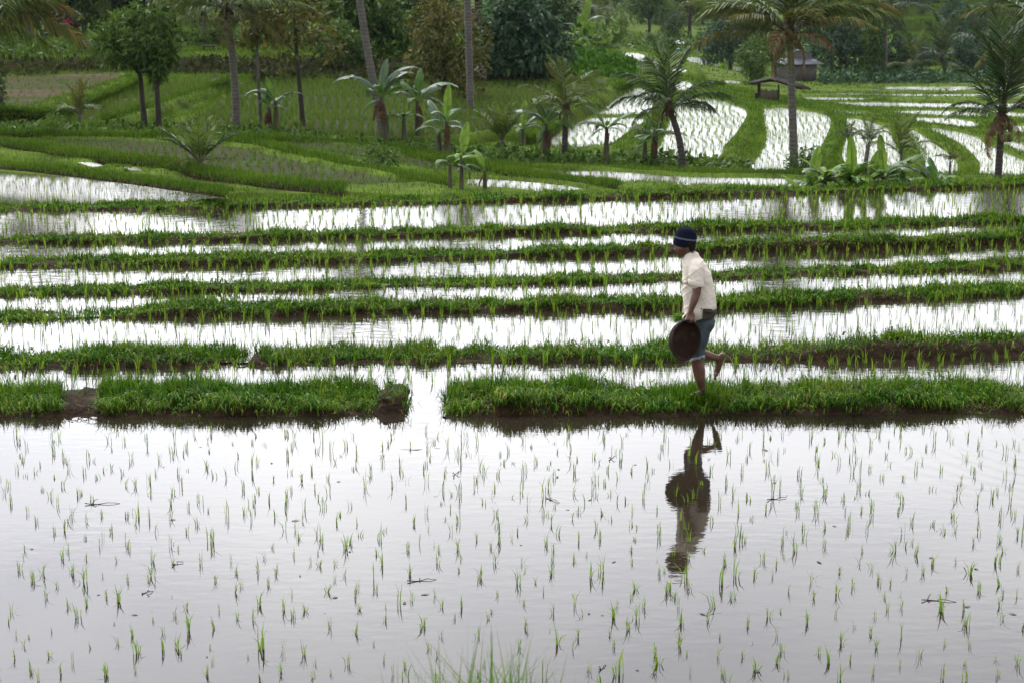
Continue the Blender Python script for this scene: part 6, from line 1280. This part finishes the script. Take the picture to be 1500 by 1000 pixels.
def band(pts, wdir, th=.006, name='trim', mat=None, parent=None):
    """cloth strip: pts centre line, wdir half-width vectors"""
    pts = np.array(pts); w_ = np.array(wdir); mb = MB(); n = len(pts); a, b = pts - w_, pts + w_; k = np.array([0, -th, 0]); V = np.vstack([a, b, a + k, b + k])
    F = [(i, i + 1, n + i + 1, n + i) for i in range(n - 1)] + [(2 * n + i + 1, 2 * n + i, 3 * n + i, 3 * n + i + 1) for i in range(n - 1)] + [(i + 1, i, 2 * n + i, 2 * n + i + 1) for i in range(n - 1)] + [(n + i, n + i + 1, 3 * n + i + 1, 3 * n + i) for i in range(n - 1)] + [(0, n, 3 * n, 2 * n), (n - 1, 3 * n - 1, 4 * n - 1, 2 * n - 1)]
    mb.add(V, F); return mb.build(name, mat, parent, smooth=False)
# collar: a folded ring round the neck, falling to a point in front
mb = MB(); n = 28; rows = []
for a in np.linspace(-math.pi * .94, math.pi * .94, n):
    c, s_ = math.cos(a), math.sin(a); x = 1012.6 + 9.6 * c; y = .080 * s_; drop = .5 - .5 * c; top = mp(x * .55 + 1011.5 * .45, 367.8 + (1 - (x - 1003) / 19) * 8.0, y * .82); low = mp(x - 2.6 * max(0, -c) , 373.5 + (1 - (x - 1003) / 19) * 11.5, y * 1.28); mid = (top + low) / 2 + np.array([c * .010, s_ * .014, .006]); rows.append([top, mid, low, low + np.array([-c * .006, -s_ * .006, .002]), mid - np.array([c * .008, s_ * .008, 0])])
V = np.array(rows).reshape(-1, 3); mb.add(V, [(i * 5 + j, i * 5 + (j + 1) % 5, (i + 1) * 5 + (j + 1) % 5, (i + 1) * 5 + j) for i in range(n - 1) for j in range(5)])
mb.build('collar', M['shirt'], shirt, smooth=True)
# sleeve hem, open sleeve edge
mb = MB(); c0 = mp(1019.4, 415.2, -.226); th = np.linspace(0, 2 * np.pi, 25)
for r, z, k in ((.071, .016, 0),): pass
V = np.vstack([np.stack([c0[0] + np.cos(th) * r, c0[1] + np.sin(th) * r * .85, c0[2] + z + np.cos(th) * -.014], 1) for r, z in ((.067, .03), (.0735, .024), (.075, -.018), (.070, -.022), (.062, .01))]); m = 25
mb.add(V, [(k * m + i, k * m + i + 1, (k + 1) * m + i + 1, (k + 1) * m + i) for k in range(4) for i in range(m - 1)]); mb.build('sleeve_hem', M['shirt'], shirt, smooth=True)
# pocket on the chest and hem flap with button at the side slit
band([mp(1000.9, 414, -.14), mp(1003.5, 413.6, -.19), mp(1007.4, 413.8, -.199)], [mp(0, 400, 0) - mp(0, 402.6, 0)] * 3, .006, 'pocket_flap', M['shirt'], shirt)
band([mp(1011.5, 461, -.190), mp(1017, 460.5, -.198), mp(1023, 459.5, -.202), mp(1029.6, 458.0, -.203)], [(mp(0, 440, 0) - mp(0, 450.5, 0)), (mp(0, 440, 0) - mp(0, 450.5, 0)), (mp(0, 440, 0) - mp(0, 449.6, 0)), (mp(0, 440, 0) - mp(0, 449.0, 0))], .006, 'hem_flap', M['shirt'], shirt)
mb = MB(); q = mp(1027.6, 452.0, -.212); mb.tube([q, q - [0, .006, 0]], [.007, .006], 10); mb.build('button', M['pouch'], shirt)
# shorts
B_ = Body(); B_.ell(mp(1029.5, 470, 0), (.118, .17, .12)); B_.ell(mp(1035, 475, -.07), (.078, .09, .085)); B_.ell(mp(1035, 475, .07), (.078, .09, .085))
B_.loft([ringp(466, 1010, 1047, .175), ringp(476, 1008, 1046, .18)])
leg = lambda sy, pts: B_.loft([np.array([mp(px + rx * math.cos(a), py + tl * math.cos(a), yy + ry * math.sin(a)) for a in np.arange(20) * 2 * np.pi / 20]) for px, py, rx, ry, yy, tl in pts])
leg(-1, [(1028, 474, 17, .10, -.088, 0), (1026.5, 486, 16, .10, -.095, 0), (1023.5, 500, 13.2, .098, -.098, 0), (1022.0, 512, 11.4, .094, -.098, -1), (1022.0, 523.5, 10.2, .090, -.098, -2)])
leg(1, [(1028, 474, 17, .10, .088, 0), (1022.5, 488, 15, .10, .1, -2), (1017.5, 501, 12.5, .095, .108, -3), (1015.5, 510, 11.2, .09, .11, -5)])
dn = lambda c: .006 * vnoise(c[:, 0] * 13 + c[:, 2] * 8, c[:, 2] * 15 - c[:, 0] * 9 + c[:, 1] * 6, 83) + .003 * vnoise(c[:, 0] * 30, c[:, 2] * 36 + c[:, 1] * 20, 84)
shorts = B_.build('shorts', M['denim'], man, .0075, 4, dn)
mb = MB()
for i in range(90):
    a = rng.uniform(0, 6.28); p0 = mp(1022 + 10.0 * math.cos(a), 523.2 - 2 * math.cos(a), -.098 + .089 * math.sin(a)); mb.tube([p0 + [0, 0, .012], p0 + [0, 0, -.004], p0 + [rng.normal(0, .008), rng.normal(0, .008), -rng.uniform(.012, .032)]], [.003, .0028, .0012], 4, cap=False)
mb.build('frayed_hem', M['fray'], shorts)
th = np.arange(29) * 2 * np.pi / 28
mb = MB(); V = np.vstack([np.array([mp(1022 + 10.5 * math.cos(a), y - 2 * math.cos(a), -.098 + .0925 * math.sin(a)) for a in th]) for y in (521.4, 523.8)]); mb.add(V, [(i, i + 1, 29 + i + 1, 29 + i) for i in range(28)]); mb.build('hem_edge', M['fray'], shorts)
# belt and hip pouch
mb = MB(); V = np.vstack([ringp(y, 1008.5 , 1048.6, .186, 40) for y in (457.0, 463.5)]); mb.add(V, [(i, (i + 1) % 40, 40 + (i + 1) % 40, 40 + i) for i in range(40)]); belt = mb.build('belt', M['belt'], man, smooth=True)
B_ = Body(); B_.loft([np.array([mp(x, y, dy) for x, y in ((1029.6, 452.5), (1044, 453.0), (1043.4, 468.5), (1029.4, 468.8))]) for dy in (-.170, -.216)]); B_.build('pouch', M['pouch'], man, .006, 4, lambda c: .003 * vnoise(c[:, 0] * 40, c[:, 2] * 40, 85))
band([mp(1030.2, 456, -.222), mp(1037, 456.2, -.224), mp(1043.2, 456.3, -.222)], [mp(0, 450, 0) - mp(0, 452.6, 0)] * 3, .008, 'pouch_flap', M['pouch'], man)

# ---- winnowing basket hung from the left hand
bm_, nt, p, out = newmat('dark_woven_bamboo'); L = nt.links.new
tc = N(nt, 'ShaderNodeTexCoord'); ck = N(nt, 'ShaderNodeTexBrick', Scale=34.0); ck.inputs['Color1'].default_value = (.036, .017, .009, 1); ck.inputs['Color2'].default_value = (.018, .009, .005, 1); ck.inputs['Mortar'].default_value = (.010, .006, .004, 1); L(tc.outputs['Object'], ck.inputs['Vector'])
n5 = N(nt, 'ShaderNodeTexNoise', Scale=11.0, Detail=6.0); L(tc.outputs['Object'], n5.inputs['Vector']); r_ = ramp(nt, [(.48, (0, 0, 0)), (.7, (1, 1, 1))]); L(n5.outputs['Fac'], r_.inputs[0])
L(mixc(nt, ck.outputs[0], (.045, .026, .015), r_.outputs[0]), p.inputs['Base Color']); p.inputs['Roughness'].default_value = .85; p.inputs['Specular IOR Level'].default_value = .1
bb = N(nt, 'ShaderNodeBump', Strength=.7, Distance=.004); L(ck.outputs['Fac'], bb.inputs['Height']); L(bb.outputs[0], p.inputs['Normal'])
bc = mp(1005.0, 498.0, -.365) + ORG
bk = empty('basket', bc); tag(bk, 'round dark brown woven basket tray carried at the walking man\'s thigh', 'basket')
mb = MB(); n = 48; th = np.arange(n) * 2 * np.pi / n
prof = [(.002, .085), (.06, .085), (.115, .078), (.155, .058), (.176, .025), (.183, 0), (.191, .004), (.186, .032), (.163, .068), (.118, .090), (.06, .097), (.002, .097)]
mb.add(np.vstack([np.stack([np.cos(th) * r, np.sin(th) * r, np.full(n, -z)], 1) for r, z in prof]), [(k * n + i, k * n + (i + 1) % n, (k + 1) * n + (i + 1) % n, (k + 1) * n + i) for k in range(len(prof) - 1) for i in range(n)])
o1 = mb.build('woven_bowl', bm_, bk, smooth=True)
mb = MB(); tt = np.linspace(0, 2 * np.pi, 49); mb.tube(np.stack([np.cos(tt) * .187, np.sin(tt) * .187, 0 * tt], 1), .0095, 8, cap=False); o2 = mb.build('rim', M['darkwood'], bk, smooth=True)
nrm = Vector((.60, -.78, .06)).normalized(); q_ = nrm.to_track_quat('Z', 'Y'); bk.rotation_mode = 'QUATERNION'; bk.rotation_quaternion = q_
# ---- bundle of seedlings in the other hand
h0 = mp(1004, 465.2, -.03) + ORG; e0_ = mp(987.5, 465.5, -.05) + ORG; ax = e0_ - h0; ln_ = np.linalg.norm(ax)
Vs, Ts, k = [], [], 0
for i in range(240):
    a0_ = rng.normal(0, .011, 3); sp = rng.normal(0, .019, 3); p0 = -ax * .5 * rng.uniform(.5, 1.1) + a0_; p1 = ax * .5 + a0_ * 1.2 + sp * .4; p2 = ax * rng.uniform(.9, 1.14) + a0_ * 1.5 + sp * 1.1 + [0, 0, -.006]; s_ = np.array([0, rng.normal(0, 1), rng.normal(0, 1)]); s_ *= .0028 / np.linalg.norm(s_)
    Vs += [p0 - s_, p0 + s_, p1 - s_, p1 + s_, p2]; Ts += [(k, k + 1, k + 3), (k, k + 3, k + 2), (k + 2, k + 3, k + 4)]; k += 5
tag(link('seedling_bundle', npmesh('seedling_bundle', np.array(Vs), np.array(Ts), leafmat('bundle_blade', [(.06, .15, .015), (.11, .24, .02), (.16, .30, .03)], .5, .4)), None, h0), 'bright green bundle of rice seedlings held behind the basket', 'seedling bundle')

# ================================================================ AIR
hz = bpy.data.materials.new('haze_air'); hz.use_nodes = True; nt = hz.node_tree
for nd in list(nt.nodes):
    if nd.type != 'OUTPUT_MATERIAL': nt.nodes.remove(nd)
vp = nt.nodes.new('ShaderNodeVolumePrincipled'); vp.inputs['Color'].default_value = (.86, .92, 1.0, 1); vp.inputs['Density'].default_value = HAZE = .00006; vp.inputs['Anisotropy'].default_value = .2
nt.links.new(vp.outputs[0], nt.nodes['Material Output'].inputs['Volume'])
mb = MB(); mb.box((0, 345, -6), (600, 420, 22)); hb = mb.build('haze', hz); hb['kind'] = 'stuff'; hb['label'] = 'thin pale air veiling the far valley'; hb['category'] = 'haze'
